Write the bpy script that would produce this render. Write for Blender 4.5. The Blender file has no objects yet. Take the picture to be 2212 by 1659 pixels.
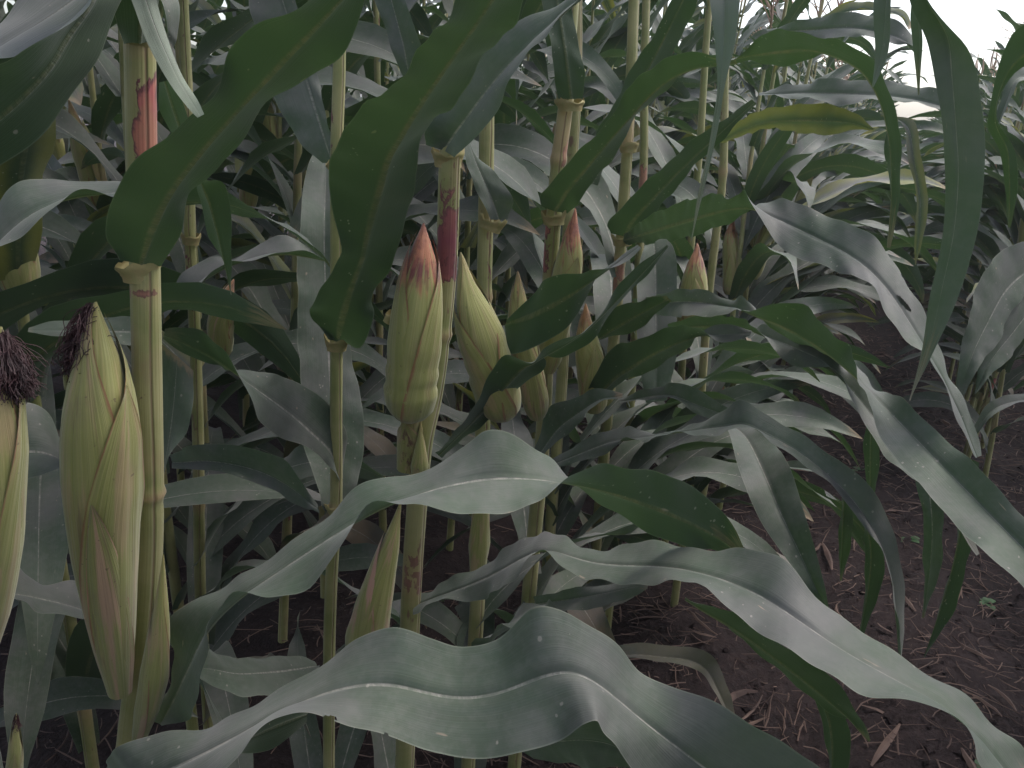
import bpy, bmesh, math, random
import numpy as np
from mathutils import Vector, Matrix, Euler
R = math.radians
random.seed(7); rng = np.random.default_rng(7)
sc = bpy.context.scene
COL = sc.collection

# ------------------------------------------------------------------ camera, world, sun, exposure
W_, H_, F_ = 2212.0, 1659.0, 1736.0
YAW, PITCH, ROLL = R(24.0), R(18.4), R(4.0)
CAM = Vector((0, 0, 1.45))
ROT = Matrix.Rotation(YAW, 3, 'Z') @ Matrix.Rotation(math.pi/2 - PITCH, 3, 'X') @ Matrix.Rotation(ROLL, 3, 'Z')
cd = bpy.data.cameras.new('camera'); cam = bpy.data.objects.new('camera', cd); COL.objects.link(cam)
cam.matrix_world = Matrix.Translation(CAM) @ ROT.to_4x4()
cd.sensor_width = 36; cd.lens = 36*F_/W_; cd.clip_start = 0.02; cd.clip_end = 500
sc.camera = cam
SUN_EL, SUN_AZ = R(60), R(35)          # azimuth measured from the lane (+Y) towards the right (+X)
w = bpy.data.worlds.new('World'); sc.world = w; w.use_nodes = True
nt = w.node_tree; nt.nodes.clear()
sky = nt.nodes.new('ShaderNodeTexSky'); sky.sky_type = 'NISHITA'; sky.sun_disc = False
sky.sun_elevation = SUN_EL; sky.sun_rotation = SUN_AZ; sky.air_density = 1.0; sky.dust_density = 4.0; sky.ozone_density = 1.5
hs = nt.nodes.new('ShaderNodeHueSaturation'); hs.inputs['Saturation'].default_value = 0.6   # overcast veil takes the blue out
bg = nt.nodes.new('ShaderNodeBackground'); bg.inputs['Strength'].default_value = 0.13
wo = nt.nodes.new('ShaderNodeOutputWorld')
nt.links.new(sky.outputs[0], hs.inputs['Color']); nt.links.new(hs.outputs[0], bg.inputs[0]); nt.links.new(bg.outputs[0], wo.inputs[0])
sd = bpy.data.lights.new('sun', 'SUN'); sd.energy = 0.5; sd.angle = R(40); sd.color = (1.0, 0.97, 0.93)
sun = bpy.data.objects.new('sun', sd); COL.objects.link(sun)
sdir = Vector((math.sin(SUN_AZ)*math.cos(SUN_EL), math.cos(SUN_AZ)*math.cos(SUN_EL), math.sin(SUN_EL)))
sun.rotation_euler = sdir.to_track_quat('Z', 'Y').to_euler()
vs = sc.view_settings; vs.view_transform = 'Standard'; vs.look = 'None'; vs.gamma = 1.0; vs.use_curve_mapping = False
vs.exposure = 1.6
cy = sc.cycles; cy.use_denoising = True; cy.max_bounces = 7; cy.diffuse_bounces = 4; cy.glossy_bounces = 3
cy.transmission_bounces = 4; cy.transparent_max_bounces = 6; cy.sample_clamp_indirect = 6

def P(x, y, d):
    "the point in view direction x,y on the upright plane that stands d in front of the camera"
    d = d*math.cos(PITCH)/(math.cos(PITCH)-(y-H_/2)/F_*math.sin(PITCH))
    return CAM + ROT @ Vector(((x-W_/2)/F_*d, -(y-H_/2)/F_*d, -d))
def proj(p):
    q = ROT.transposed() @ (Vector(p)-CAM)
    if q.z > -0.05: return None
    return (q.x/-q.z*F_+W_/2, -q.y/-q.z*F_+H_/2, -q.z)

# ------------------------------------------------------------------ node helpers and materials
class NT:
    def __init__(s, name):
        s.m = bpy.data.materials.new(name); s.m.use_nodes = True; s.t = s.m.node_tree; s.t.nodes.clear()
        s.out = s.n('ShaderNodeOutputMaterial')
    def n(s, ty, **kw):
        nd = s.t.nodes.new(ty)
        for k, v in kw.items(): setattr(nd, k, v)
        return nd
    def put(s, sock, v):
        if hasattr(v, 'is_output') or isinstance(v, bpy.types.NodeSocket): s.t.links.new(v, sock)
        elif isinstance(v, (tuple, list)) and len(v) == 3 and sock.type == 'RGBA': sock.default_value = (*v, 1)
        else: sock.default_value = v
    def math(s, op, a, b=0.0, c=None, clamp=False):
        nd = s.n('ShaderNodeMath', operation=op); nd.use_clamp = clamp
        s.put(nd.inputs[0], a); s.put(nd.inputs[1], b)
        if c is not None: s.put(nd.inputs[2], c)
        return nd.outputs[0]
    def ramp(s, v, a, b, lo=0.0, hi=1.0):
        nd = s.n('ShaderNodeMapRange', interpolation_type='SMOOTHSTEP')
        s.put(nd.inputs[0], v); s.put(nd.inputs[1], a); s.put(nd.inputs[2], b); s.put(nd.inputs[3], lo); s.put(nd.inputs[4], hi)
        return nd.outputs[0]
    def mix(s, f, a, b, mode='MIX'):
        nd = s.n('ShaderNodeMix', data_type='RGBA', blend_type=mode)
        s.put(nd.inputs[0], f); s.put(nd.inputs[6], a); s.put(nd.inputs[7], b)
        return nd.outputs[2]
    def noise(s, vec, scale, detail=3, rough=0.55, dist=0.0):
        nd = s.n('ShaderNodeTexNoise'); s.put(nd.inputs['Vector'], vec)
        nd.inputs['Scale'].default_value = scale; nd.inputs['Detail'].default_value = detail
        nd.inputs['Roughness'].default_value = rough; nd.inputs['Distortion'].default_value = dist
        return nd.outputs['Fac']
    def vscale(s, vec, sc3):
        nd = s.n('ShaderNodeVectorMath', operation='MULTIPLY'); s.put(nd.inputs[0], vec); nd.inputs[1].default_value = sc3
        return nd.outputs[0]
    def vadd(s, a, b):
        nd = s.n('ShaderNodeVectorMath', operation='ADD'); s.put(nd.inputs[0], a); s.put(nd.inputs[1], b); return nd.outputs[0]
    def bump(s, h, dist, strength=1.0):
        nd = s.n('ShaderNodeBump'); s.put(nd.inputs['Height'], h); nd.inputs['Distance'].default_value = dist
        nd.inputs['Strength'].default_value = strength; return nd.outputs[0]
    def bsdf(s, col, rough, normal=None, **kw):
        b = s.n('ShaderNodeBsdfPrincipled'); s.put(b.inputs['Base Color'], col); s.put(b.inputs['Roughness'], rough)
        if normal is not None: s.put(b.inputs['Normal'], normal)
        for k, v in kw.items(): s.put(b.inputs[k], v)
        return b.outputs[0]
    def done(s, sh): s.t.links.new(sh, s.out.inputs[0]); return s.m

def leaf_material():
    t = NT('maize_leaf')
    uv = t.n('ShaderNodeUVMap').outputs[0]
    sx = t.n('ShaderNodeSeparateXYZ'); t.put(sx.inputs[0], uv); u, v = sx.outputs[0], sx.outputs[1]
    oi = t.n('ShaderNodeObjectInfo'); rnd = oi.outputs['Random']
    oc = t.n('ShaderNodeSeparateColor'); t.put(oc.inputs[0], oi.outputs['Color'])
    yel, dry, pale = oc.outputs[0], oc.outputs[1], oc.outputs[2]
    off = t.n('ShaderNodeCombineXYZ'); t.put(off.inputs[0], t.math('MULTIPLY', rnd, 37.0)); t.put(off.inputs[1], t.math('MULTIPLY', rnd, 91.0))
    under = t.n('ShaderNodeNewGeometry').outputs['Backfacing']        # lower face of a blade: greener, shade painted in, no grey sky tint
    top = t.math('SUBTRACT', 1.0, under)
    tc = t.n('ShaderNodeTexCoord').outputs['Object']; p = t.vadd(tc, off.outputs[0])
    uvo = t.vadd(uv, off.outputs[0])
    du = t.math('ABSOLUTE', t.math('SUBTRACT', u, 0.5))
    wv = t.math('MULTIPLY_ADD', v, -0.040, t.math('MULTIPLY_ADD', under, 0.036, 0.042))
    mid = t.math('SUBTRACT', 1.0, t.ramp(du, t.math('MULTIPLY', wv, 0.4), wv))
    brk = t.ramp(t.noise(t.vscale(uvo, (3, 50, 1)), 1.0, 4, 0.7), 0.36, 0.66, 0.25, 1.0)
    mid = t.math('MULTIPLY', mid, brk)
    vein2 = t.noise(t.vscale(uvo, (60, 1.2, 1)), 1.0, 2)
    broad = t.noise(t.vscale(uvo, (9, 1.6, 1)), 1.0, 2)
    blotch = t.noise(p, 9.0, 4, 0.6)
    fine = t.noise(p, 110.0, 3, 0.6)
    ct = t.mix(t.ramp(blotch, 0.3, 0.72), (0.042, 0.068, 0.040), (0.062, 0.082, 0.054))  # upper face painted lighter, as the sky lights it
    cu = t.mix(t.ramp(blotch, 0.3, 0.72), (0.019, 0.040, 0.018), (0.030, 0.056, 0.025))  # lower face painted darker for its shade
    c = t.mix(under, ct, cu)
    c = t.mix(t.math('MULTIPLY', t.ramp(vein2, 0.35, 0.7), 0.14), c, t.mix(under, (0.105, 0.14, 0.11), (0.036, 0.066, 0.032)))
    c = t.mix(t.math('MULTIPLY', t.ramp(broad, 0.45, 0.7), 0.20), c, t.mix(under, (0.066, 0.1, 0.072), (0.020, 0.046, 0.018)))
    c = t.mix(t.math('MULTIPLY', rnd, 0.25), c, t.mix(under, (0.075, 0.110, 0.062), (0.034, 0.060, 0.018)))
    yf = t.math('MULTIPLY', yel, t.ramp(t.math('ADD', t.math('MULTIPLY', du, 1.5), t.math('MULTIPLY', blotch, 0.7)), 0.35, 0.95), clamp=True)
    c = t.mix(yf, c, (0.22, 0.23, 0.05))
    df = t.math('MULTIPLY', dry, t.ramp(blotch, 0.3, 0.55), clamp=True)
    c = t.mix(df, c, (0.26, 0.18, 0.12))
    tipd = t.math('MULTIPLY', t.ramp(t.math('ADD', v, t.math('MULTIPLY', t.math('SUBTRACT', t.noise(t.vscale(uvo, (7, 14, 1)), 1.0, 3), 0.5), 0.16)), 0.93, 0.985), t.ramp(rnd, 0.3, 0.7))
    c = t.mix(tipd, c, (0.26, 0.18, 0.10))
    mar = t.math('MULTIPLY', t.ramp(t.math('ADD', du, t.math('MULTIPLY', t.math('SUBTRACT', t.noise(t.vscale(uvo, (4, 16, 1)), 1.0, 4, 0.7), 0.5), 0.16)), 0.50, 0.53), 0.8)
    c = t.mix(mar, c, (0.24, 0.18, 0.11))
    c = t.mix(t.math('MULTIPLY', pale, 0.8), c, (0.34, 0.40, 0.30))
    sky_grey = t.math('MULTIPLY', t.ramp(t.noise(p, 11.0, 5, 0.66), 0.38, 0.70), t.math('MULTIPLY_ADD', top, 0.42, 0.03))  # lilac-grey skylight painted in patches, mostly on the upper face
    c = t.mix(sky_grey, c, (0.150, 0.136, 0.138))
    sky_mottle = t.math('MULTIPLY', t.ramp(t.noise(p, 5.5, 3, 0.55), 0.45, 0.66), t.math('MULTIPLY', top, 0.42))  # broader grey mottling, also skylight put into the upper colour
    c = t.mix(sky_mottle, c, (0.125, 0.112, 0.120))
    c = t.mix(t.math('MULTIPLY', t.ramp(fine, 0.42, 0.66), t.math('MULTIPLY', top, 0.18)), c, (0.17, 0.165, 0.15))
    vo = t.n('ShaderNodeTexVoronoi'); t.put(vo.inputs['Vector'], t.vadd(p, t.vscale(tc, (0.3, .2, .1)))); vo.inputs['Scale'].default_value = 85.0
    keep = t.math('GREATER_THAN', t.noise(p, 14.0, 2), 0.56)
    rad = t.math('MULTIPLY_ADD', fine, 0.50, -0.12)
    fleck = t.math('MULTIPLY', t.math('SUBTRACT', 1.0, t.ramp(vo.outputs['Distance'], t.math('MULTIPLY', rad, 0.6), rad)), keep)
    c = t.mix(t.math('MULTIPLY', fleck, 0.55), c, (0.36, 0.33, 0.28))
    les = t.ramp(t.noise(t.vscale(uvo, (10, 30, 1)), 1.0, 2, 0.4), 0.74, 0.79)
    c = t.mix(t.math('MULTIPLY', les, 0.7), c, (0.34, 0.26, 0.19))
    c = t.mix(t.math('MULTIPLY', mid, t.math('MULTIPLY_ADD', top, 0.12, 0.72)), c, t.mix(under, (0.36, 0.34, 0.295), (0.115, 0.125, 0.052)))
    edge = t.ramp(du, 0.482, 0.499)
    c = t.mix(t.math('MULTIPLY', edge, 0.35), c, (0.27, 0.29, 0.22))
    h = t.math('ADD', t.math('MULTIPLY', vein2, 0.8), t.math('ADD', t.math('MULTIPLY', fine, 0.4), t.math('MULTIPLY', mid, -2.0)))
    nrm = t.bump(h, 0.0006, 0.5)
    ro = t.ramp(blotch, 0.25, 0.75, 0.54, 0.70)
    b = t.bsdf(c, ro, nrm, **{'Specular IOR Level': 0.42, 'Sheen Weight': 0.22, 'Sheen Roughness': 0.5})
    tr = t.n('ShaderNodeBsdfTranslucent')
    tcx = t.mix(yf, t.mix(mid, (0.036, 0.074, 0.020), (0.085, 0.095, 0.035)), (0.30, 0.28, 0.05))
    t.put(tr.inputs[0], tcx)
    ms = t.n('ShaderNodeMixShader'); ms.inputs[0].default_value = 0.27
    t.t.links.new(b, ms.inputs[1]); t.t.links.new(tr.outputs[0], ms.inputs[2])
    return t.done(ms.outputs[0])

def husk_material():
    t = NT('husk')
    uv = t.n('ShaderNodeUVMap').outputs[0]
    sx = t.n('ShaderNodeSeparateXYZ'); t.put(sx.inputs[0], uv); u, v = sx.outputs[0], sx.outputs[1]
    oi = t.n('ShaderNodeObjectInfo'); rnd = oi.outputs['Random']
    oc = t.n('ShaderNodeSeparateColor'); t.put(oc.inputs[0], oi.outputs['Color'])
    red, pink, brown = oc.outputs[0], oc.outputs[1], oc.outputs[2]
    off = t.n('ShaderNodeCombineXYZ'); t.put(off.inputs[0], t.math('MULTIPLY', rnd, 53.0)); t.put(off.inputs[2], t.math('MULTIPLY', rnd, 17.0))
    p = t.vadd(t.n('ShaderNodeTexCoord').outputs['Object'], off.outputs[0]); uvo = t.vadd(uv, off.outputs[0])
    fib = t.noise(t.vscale(uvo, (70, 1.6, 1)), 1.0, 3); fib2 = t.noise(t.vscale(uvo, (22, 1.0, 1)), 1.0, 2)
    bl = t.noise(p, 26.0, 4, 0.6)
    c = t.mix(t.ramp(fib2, 0.3, 0.7), (0.200, 0.205, 0.052), (0.262, 0.250, 0.082))
    c = t.mix(t.math('MULTIPLY', t.ramp(fib, 0.4, 0.7), 0.3), c, (0.28, 0.275, 0.125))
    c = t.mix(t.math('MULTIPLY', t.ramp(bl, 0.5, 0.75), 0.45), c, (0.20, 0.165, 0.075))
    du = t.math('ABSOLUTE', t.math('SUBTRACT', u, 0.5))
    seam = t.ramp(t.math('ADD', du, t.math('MULTIPLY', t.math('SUBTRACT', bl, 0.5), 0.09)), 0.455, 0.497)
    c = t.mix(t.math('MULTIPLY', seam, 0.75), c, (0.20, 0.055, 0.030))
    tip = t.ramp(t.math('ADD', v, t.math('MULTIPLY', t.math('SUBTRACT', t.noise(t.vscale(uvo, (9, 5, 1)), 1.0, 3), 0.5), 0.75)), t.math('MULTIPLY_ADD', red, -0.32, 0.92), t.math('MULTIPLY_ADD', red, -0.22, 1.0))
    c = t.mix(t.math('MULTIPLY', tip, red), c, t.mix(t.ramp(bl, 0.42, 0.62), (0.34, 0.13, 0.065), (0.12, 0.028, 0.025)))
    pk = t.ramp(t.noise(t.vscale(uvo, (5, 2.6, 1)), 1.0, 3), 0.5, 0.62)
    c = t.mix(t.math('MULTIPLY', pk, pink), c, (0.42, 0.24, 0.17))
    bs = t.ramp(t.noise(t.vscale(uvo, (8, 3.0, 1)), 1.0, 4, 0.65), 0.55, 0.66)
    c = t.mix(t.math('MULTIPLY', bs, brown), c, (0.10, 0.035, 0.03))
    spk = t.ramp(t.noise(p, 160.0, 2), 0.70, 0.76)
    c = t.mix(t.math('MULTIPLY', spk, 0.6), c, (0.09, 0.05, 0.03))
    nrm = t.bump(t.math('ADD', t.math('MULTIPLY', fib, 1.0), t.math('MULTIPLY', fib2, 1.6)), 0.0010, 0.5)
    return t.done(t.bsdf(c, 0.58, nrm, **{'Specular IOR Level': 0.35, 'Sheen Weight': 0.25, 'Subsurface Weight': 0.0}))

def stalk_material():
    t = NT('stalk')
    uv = t.n('ShaderNodeUVMap').outputs[0]
    oi = t.n('ShaderNodeObjectInfo'); rnd = oi.outputs['Random']
    off = t.n('ShaderNodeCombineXYZ'); t.put(off.inputs[0], t.math('MULTIPLY', rnd, 71.0)); t.put(off.inputs[2], t.math('MULTIPLY', rnd, 29.0))
    p = t.vadd(t.n('ShaderNodeTexCoord').outputs['Object'], off.outputs[0]); uvo = t.vadd(uv, off.outputs[0])
    fib = t.noise(t.vscale(uvo, (40, 3, 1)), 1.0, 3); bl = t.noise(p, 14.0, 4, 0.6)
    c = t.mix(t.ramp(bl, 0.3, 0.7), (0.170, 0.185, 0.055), (0.290, 0.265, 0.115))
    c = t.mix(t.math('MULTIPLY', t.ramp(fib, 0.4, 0.7), 0.25), c, (0.30, 0.29, 0.14))
    at = t.n('ShaderNodeAttribute', attribute_name='stain'); sp = t.n('ShaderNodeSeparateColor'); t.put(sp.inputs[0], at.outputs['Color'])
    rs, ts = sp.outputs[0], sp.outputs[1]
    n1 = t.noise(t.vscale(p, (1, 1, .45)), 85.0, 4, 0.62, 0.6)
    sm = t.ramp(t.math('ADD', rs, t.math('MULTIPLY', t.math('SUBTRACT', n1, 0.5), 2.2)), 0.42, 0.5)
    rim = t.ramp(t.math('ADD', rs, t.math('MULTIPLY', t.math('SUBTRACT', n1, 0.5), 2.2)), 0.5, 0.75)
    n2 = t.noise(p, 38.0, 3)
    core = t.mix(t.ramp(n2, 0.42, 0.6), (0.36, 0.13, 0.085), (0.33, 0.085, 0.085))
    core = t.mix(sp.outputs[2], core, (0.12, 0.03, 0.045))
    c = t.mix(sm, c, t.mix(rim, (0.10, 0.03, 0.035), core))
    c = t.mix(t.math('MULTIPLY', ts, t.ramp(bl, 0.2, 0.5)), c, (0.36, 0.24, 0.13))
    gs = t.ramp(t.noise(t.vscale(p, (1, 1, 0.35)), 46.0, 3, 0.6), 0.66, 0.72)
    c = t.mix(t.math('MULTIPLY', gs, 0.75), c, (0.14, 0.055, 0.05))
    sxx = t.n('ShaderNodeSeparateXYZ'); t.put(sxx.inputs[0], uv)
    ed = t.math('ABSOLUTE', t.math('SUBTRACT', sxx.outputs[0], t.math('MULTIPLY_ADD', t.noise(t.vscale(uvo, (0, 5, 1)), 1.0, 2), 0.10, t.math('MULTIPLY_ADD', rnd, 0.16, 0.28))))
    edl = t.math('SUBTRACT', 1.0, t.ramp(ed, 0.004, 0.018))
    c = t.mix(t.math('MULTIPLY', edl, 0.65), c, (0.17, 0.095, 0.06))
    blo = t.ramp(t.noise(t.vscale(p, (1, 1, .5)), 24.0, 4, 0.62), 0.54, 0.70)
    c = t.mix(t.math('MULTIPLY', blo, 0.35), c, (0.24, 0.15, 0.095))
    nrm = t.bump(t.math('ADD', fib, t.math('MULTIPLY', t.ramp(ed, 0.0, 0.03), 2.0)), 0.0012, 0.7)
    return t.done(t.bsdf(c, 0.5, nrm, **{'Specular IOR Level': 0.4, 'Sheen Weight': 0.15}))

def plain(name, c1, c2, scale, rough, bumpd=0.0):
    t = NT(name); p = t.n('ShaderNodeTexCoord').outputs['Object']
    n = t.noise(p, scale, 4, 0.6)
    c = t.mix(t.ramp(n, 0.3, 0.7), c1, c2)
    return t.done(t.bsdf(c, rough, t.bump(n, bumpd) if bumpd else None, **{'Specular IOR Level': 0.3}))

def soil_material():
    t = NT('soil'); p = t.n('ShaderNodeTexCoord').outputs['Object']
    a = t.noise(p, 2.2, 5, 0.6); b = t.noise(p, 30.0, 5, 0.65); c3 = t.noise(t.vscale(p, (1, .4, 1)), 120.0, 3, 0.6)
    c = t.mix(t.ramp(a, 0.3, 0.7), (0.014, 0.0095, 0.0100), (0.027, 0.0185, 0.0190))
    c = t.mix(t.math('MULTIPLY', t.ramp(b, 0.45, 0.7), 0.6), c, (0.042, 0.028, 0.027))
    c = t.mix(t.math('MULTIPLY', t.ramp(c3, 0.6, 0.72), 0.5), c, (0.066, 0.043, 0.038))
    h = t.math('ADD', t.math('MULTIPLY', b, 1.0), t.math('MULTIPLY', c3, 0.3))
    return t.done(t.bsdf(c, 0.9, t.bump(h, 0.02, 0.8), **{'Specular IOR Level': 0.2}))

M_LEAF, M_HUSK, M_STALK, M_SOIL = leaf_material(), husk_material(), stalk_material(), soil_material()
M_SILK = plain('dry_silk', (0.016, 0.0065, 0.008), (0.052, 0.022, 0.024), 60.0, 0.6)
M_COLLAR = plain('leaf_collar', (0.32, 0.25, 0.12), (0.26, 0.24, 0.10), 90.0, 0.6, 0.001)
M_STRAW = plain('straw', (0.06, 0.038, 0.034), (0.18, 0.12, 0.095), 5.0, 0.75)
M_TASSEL = plain('tassel', (0.30, 0.22, 0.13), (0.36, 0.22, 0.18), 30.0, 0.7)
M_WEED = plain('weed_leaf', (0.035, 0.085, 0.035), (0.06, 0.12, 0.045), 20.0, 0.55)

# ------------------------------------------------------------------ mesh helpers
def grid_mesh(name, pts, uvs, mat, closed=False, attr=None, skip=None):
    "pts (nv,nu,3) -> smooth quad sheet"
    nv, nu = pts.shape[:2]
    me = bpy.data.meshes.new(name)
    faces = [(i*nu+j, i*nu+j+1, (i+1)*nu+j+1, (i+1)*nu+j) for i in range(nv-1) for j in range(nu-1) if skip is None or not skip[i, j]]
    me.from_pydata(pts.reshape(-1, 3).tolist(), [], faces)
    uvl = me.uv_layers.new(name='UVMap')
    flat = uvs.reshape(-1, 2)
    idx = np.array(faces).reshape(-1)
    uvl.data.foreach_set('uv', flat[idx].astype(np.float32).ravel())
    me.polygons.foreach_set('use_smooth', [True]*len(faces))
    if attr is not None:
        ca = me.color_attributes.new('stain', 'FLOAT_COLOR', 'POINT')
        ca.data.foreach_set('color', attr.reshape(-1, 4).astype(np.float32).ravel())
    me.materials.append(mat); me.update()
    return me
def link(name, me, parent=None, color=None):
    o = bpy.data.objects.new(name, me); COL.objects.link(o)
    if parent is not None: o.parent = parent
    if color is not None: o.color = (*color, 1)
    return o
def thing(name, label, cat, loc, group=None):
    e = bpy.data.objects.new(name, None); COL.objects.link(e); e.location = loc; e.empty_display_size = .05
    e['label'] = label; e['category'] = cat
    if group: e['group'] = group
    return e
def cr(pts, n):
    "Catmull-Rom through pts, n samples per span -> array"
    pts = np.array([list(p) for p in pts], float); k = len(pts)
    ext = np.vstack([2*pts[0]-pts[1], pts, 2*pts[-1]-pts[-2]])
    out = []
    for i in range(k-1):
        p0, p1, p2, p3 = ext[i:i+4]
        for s in range(n):
            t = s/n
            out.append(.5*((2*p1)+(-p0+p2)*t+(2*p0-5*p1+4*p2-p3)*t*t+(-p0+3*p1-3*p2+p3)*t**3))
    out.append(pts[-1]); return np.array(out)
def lprof(f):
    return (0.62+0.38*min(1, f/0.25)) * max(0.0, 1-max(0, (f-0.42)/0.58)**2.0)**0.8 if f < 1 else 0.0

def traced_leaf(parent, st, W=0.09, k=0.8, s=1, fold=0.16, wave=0.0035, color=(0, 0, 0), mid=0.5, name='leaf', per=8, nu=17, holes=(), face=None):
    """a blade given by pairs of margin points seen in the photograph; each pair has its own distance and the blade its real width W,
    so the part of the width the view does not show is turned towards or away from the camera (s: first margin farther)"""
    ctr = [P((q[0]+q[2])/2, (q[1]+q[3])/2, q[4]) for q in st]
    cum = [0]
    for i in range(1, len(ctr)): cum.append(cum[-1]+(ctr[i]-ctr[i-1]).length)
    A, B = [], []
    for q, c in zip(st, cum):
        f = c/cum[-1]; d = q[4]; kk = q[5] if len(q) > 5 else k
        a0, b0 = P(q[0], q[1], d), P(q[2], q[3], d); p = (a0-b0).length
        wt = W*lprof(f*0.93)
        off = .5*kk*math.sqrt(max(0, wt*wt-p*p))*s
        A.append(P(q[0], q[1], d+off)); B.append(P(q[2], q[3], d-off))
    if holes: per, nu = 22, 45
    a, b = cr(A, per), cr(B, per)
    o0 = np.array(parent.location) if parent is not None else np.zeros(3)
    a -= o0; b -= o0
    m = a*(1-mid)+b*mid
    ms = m.copy()                       # the midrib runs smoother than the wavy margins
    for _ in range(14*per): ms[1:-1] = (ms[:-2]+ms[2:])/2
    dl = ms-m; ln = np.linalg.norm(dl, axis=1)+1e-9; lim = .42*np.linalg.norm(b-a, axis=1)/2
    m = m+dl*np.minimum(1, lim/ln)[:, None]
    for _ in range(3): m[1:-1] = (m[:-2]+m[1:-1]*2+m[2:])/4
    T = np.gradient(m, axis=0); T /= np.linalg.norm(T, axis=1)[:, None]+1e-9
    Wd = b-a
    N = np.cross(Wd, T); ln = np.linalg.norm(N, axis=1)[:, None]; N = N/(ln+1e-9)
    vd = m+o0-np.array(CAM); seen = -(N*vd).sum(1)*np.linalg.norm(Wd, axis=1)
    if (N[:, 2].sum() < 0 if face is None else seen.sum()*(1 if face == 'T' else -1) < 0): N = -N; flip = True
    else: flip = False
    # smooth normals
    for _ in range(3): N[1:-1] = (N[:-2]+N[1:-1]*2+N[2:])/4
    hw = np.linalg.norm(Wd, axis=1)/2
    nv = len(m); ts = np.linspace(-1, 1, nu)
    pts = np.zeros((nv, nu, 3)); uvs = np.zeros((nv, nu, 2))
    ph = random.random()*9
    L = np.concatenate([[0], np.cumsum(np.linalg.norm(np.diff(m, axis=0), axis=1))])
    for j, t in enumerate(ts):
        base = m + (b-m)*t if t >= 0 else m + (a-m)*(-t)
        lift = fold*hw*(abs(t)**1.25)*(1-0.55*abs(t)) - 0.0016*math.exp(-(t/.09)**2)*np.minimum(1, hw/0.03)
        rip = wave*(abs(t)**2)*np.sin(L*55+ph+(2.1 if t > 0 else 0))*np.minimum(1, hw/0.03) + 0.4*wave*abs(t)*np.sin(L*140+ph*3+t*2)*np.minimum(1, hw/0.03)
        pts[:, j] = base+N*(lift+rip)[:, None]
        uvs[:, j, 0] = (t+1)/2; uvs[:, j, 1] = L/L[-1]
    if flip: pts = pts[:, ::-1]; uvs = uvs[:, ::-1]
    skip = None
    if holes:                       # insect holes and tears bitten out of the sheet
        cen = (pts[:-1, :-1]+pts[1:, 1:])/2+o0; skip = np.zeros(cen.shape[:2], bool)
        for i in range(cen.shape[0]):
            for j in range(cen.shape[1]):
                pr = proj(cen[i, j])
                for h in holes:
                    if pr:
                        an = R(h[4]) if len(h) > 4 else 0; dx, dy = pr[0]-h[0], pr[1]-h[1]
                        if ((dx*math.cos(an)+dy*math.sin(an))/h[2])**2+((dy*math.cos(an)-dx*math.sin(an))/h[3])**2 < 1: skip[i, j] = True
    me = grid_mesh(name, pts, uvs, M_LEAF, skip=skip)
    return link(name, me, parent, color)

def tube_pts(path, rad, nu, flat=1.0):
    path = np.asarray(path, float); T = np.gradient(path, axis=0); T /= np.linalg.norm(T, axis=1)[:, None]+1e-9
    ref = np.array([ROT.col[2][0], ROT.col[2][1], ROT.col[2][2]])      # towards the camera: u = .5 faces it
    out = np.zeros((len(path), nu, 3)); uv = np.zeros((len(path), nu, 2))
    L = np.concatenate([[0], np.cumsum(np.linalg.norm(np.diff(path, axis=0), axis=1))])
    for i in range(len(path)):
        r = ref-T[i]*ref.dot(T[i]); r /= np.linalg.norm(r)+1e-9; sdv = np.cross(T[i], r)
        for j in range(nu):
            a = 2*math.pi*(j/(nu-1)-0.5)
            out[i, j] = path[i]+(r*math.cos(a)*flat+sdv*math.sin(a))*rad[i]; uv[i, j] = (j/(nu-1), L[i])
    return out, uv

def traced_stalk(parent, st, r, nodes=(), stains=(), low=None, top=None, rtop=0.75):
    "st: (x,y,d) from top to bottom as seen; goes on to the ground; stains: (y0,y1,u centre,u width,red strength,tan,dark)"
    pts = [P(*q) for q in st]
    last = pts[-1]; dirn = (pts[-1]-pts[-2]).normalized(); dirn.z = min(dirn.z, -0.5); dirn = (dirn+Vector((0, 0, -3))).normalized()
    while last.z > 0.0:
        last = last+dirn*0.25; pts.append(last.copy())
    if top:
        up = (pts[0]-pts[1]).normalized(); up = (up+Vector((0, 0, 3))).normalized()
        a = pts[0]; ext = []
        while a.z < top: a = a+up*0.2; ext.append(a.copy())
        pts = ext[::-1]+pts
    path = cr(pts, 14) - np.array(parent.location)
    n = len(path); ys = []
    for q in path:
        pr = proj(Vector(q)+parent.location); ys.append(pr[1] if pr else 9e9)
    ys = np.array(ys); rad = np.zeros(n)
    z = path[:, 2]+parent.location.z
    rad[:] = r*np.clip(1-(z-1.1)*(1-rtop)/1.0, 0.45, 1.12)
    for yn in nodes: rad *= 1+0.17*np.exp(-((ys-yn)/9.0)**2)-0.06*np.exp(-((ys-yn-22)/12.0)**2)
    nu = 21
    pts_, uv = tube_pts(path, rad, nu)
    att = np.zeros((n, nu, 4)); att[..., 3] = 1
    us = np.linspace(0, 1, nu)
    for (y0, y1, uc, uw, rs, tn, dk) in stains:
        fy = np.clip((ys-y0)/(20 if y1-y0 < 120 else 170)+.3, 0, 1)*np.clip((y1-ys)/20+.5, 0, 1)
        fu = np.clip(1-((us-(1-uc))/uw)**2, 0, 1)**.8
        att[..., 0] = np.maximum(att[..., 0], rs*fy[:, None]*fu[None]); att[..., 2] = np.maximum(att[..., 2], dk*fy[:, None]*np.ones(nu)[None])
        att[..., 1] = np.maximum(att[..., 1], tn*fy[:, None]*np.ones(nu)[None])
    for yn in nodes:
        att[..., 1] = np.maximum(att[..., 1], (0.8*np.exp(-((ys-yn)/10.0)**2))[:, None])
    return link('stalk', grid_mesh('stalk', pts_, uv, M_STALK, attr=att), parent)

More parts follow.
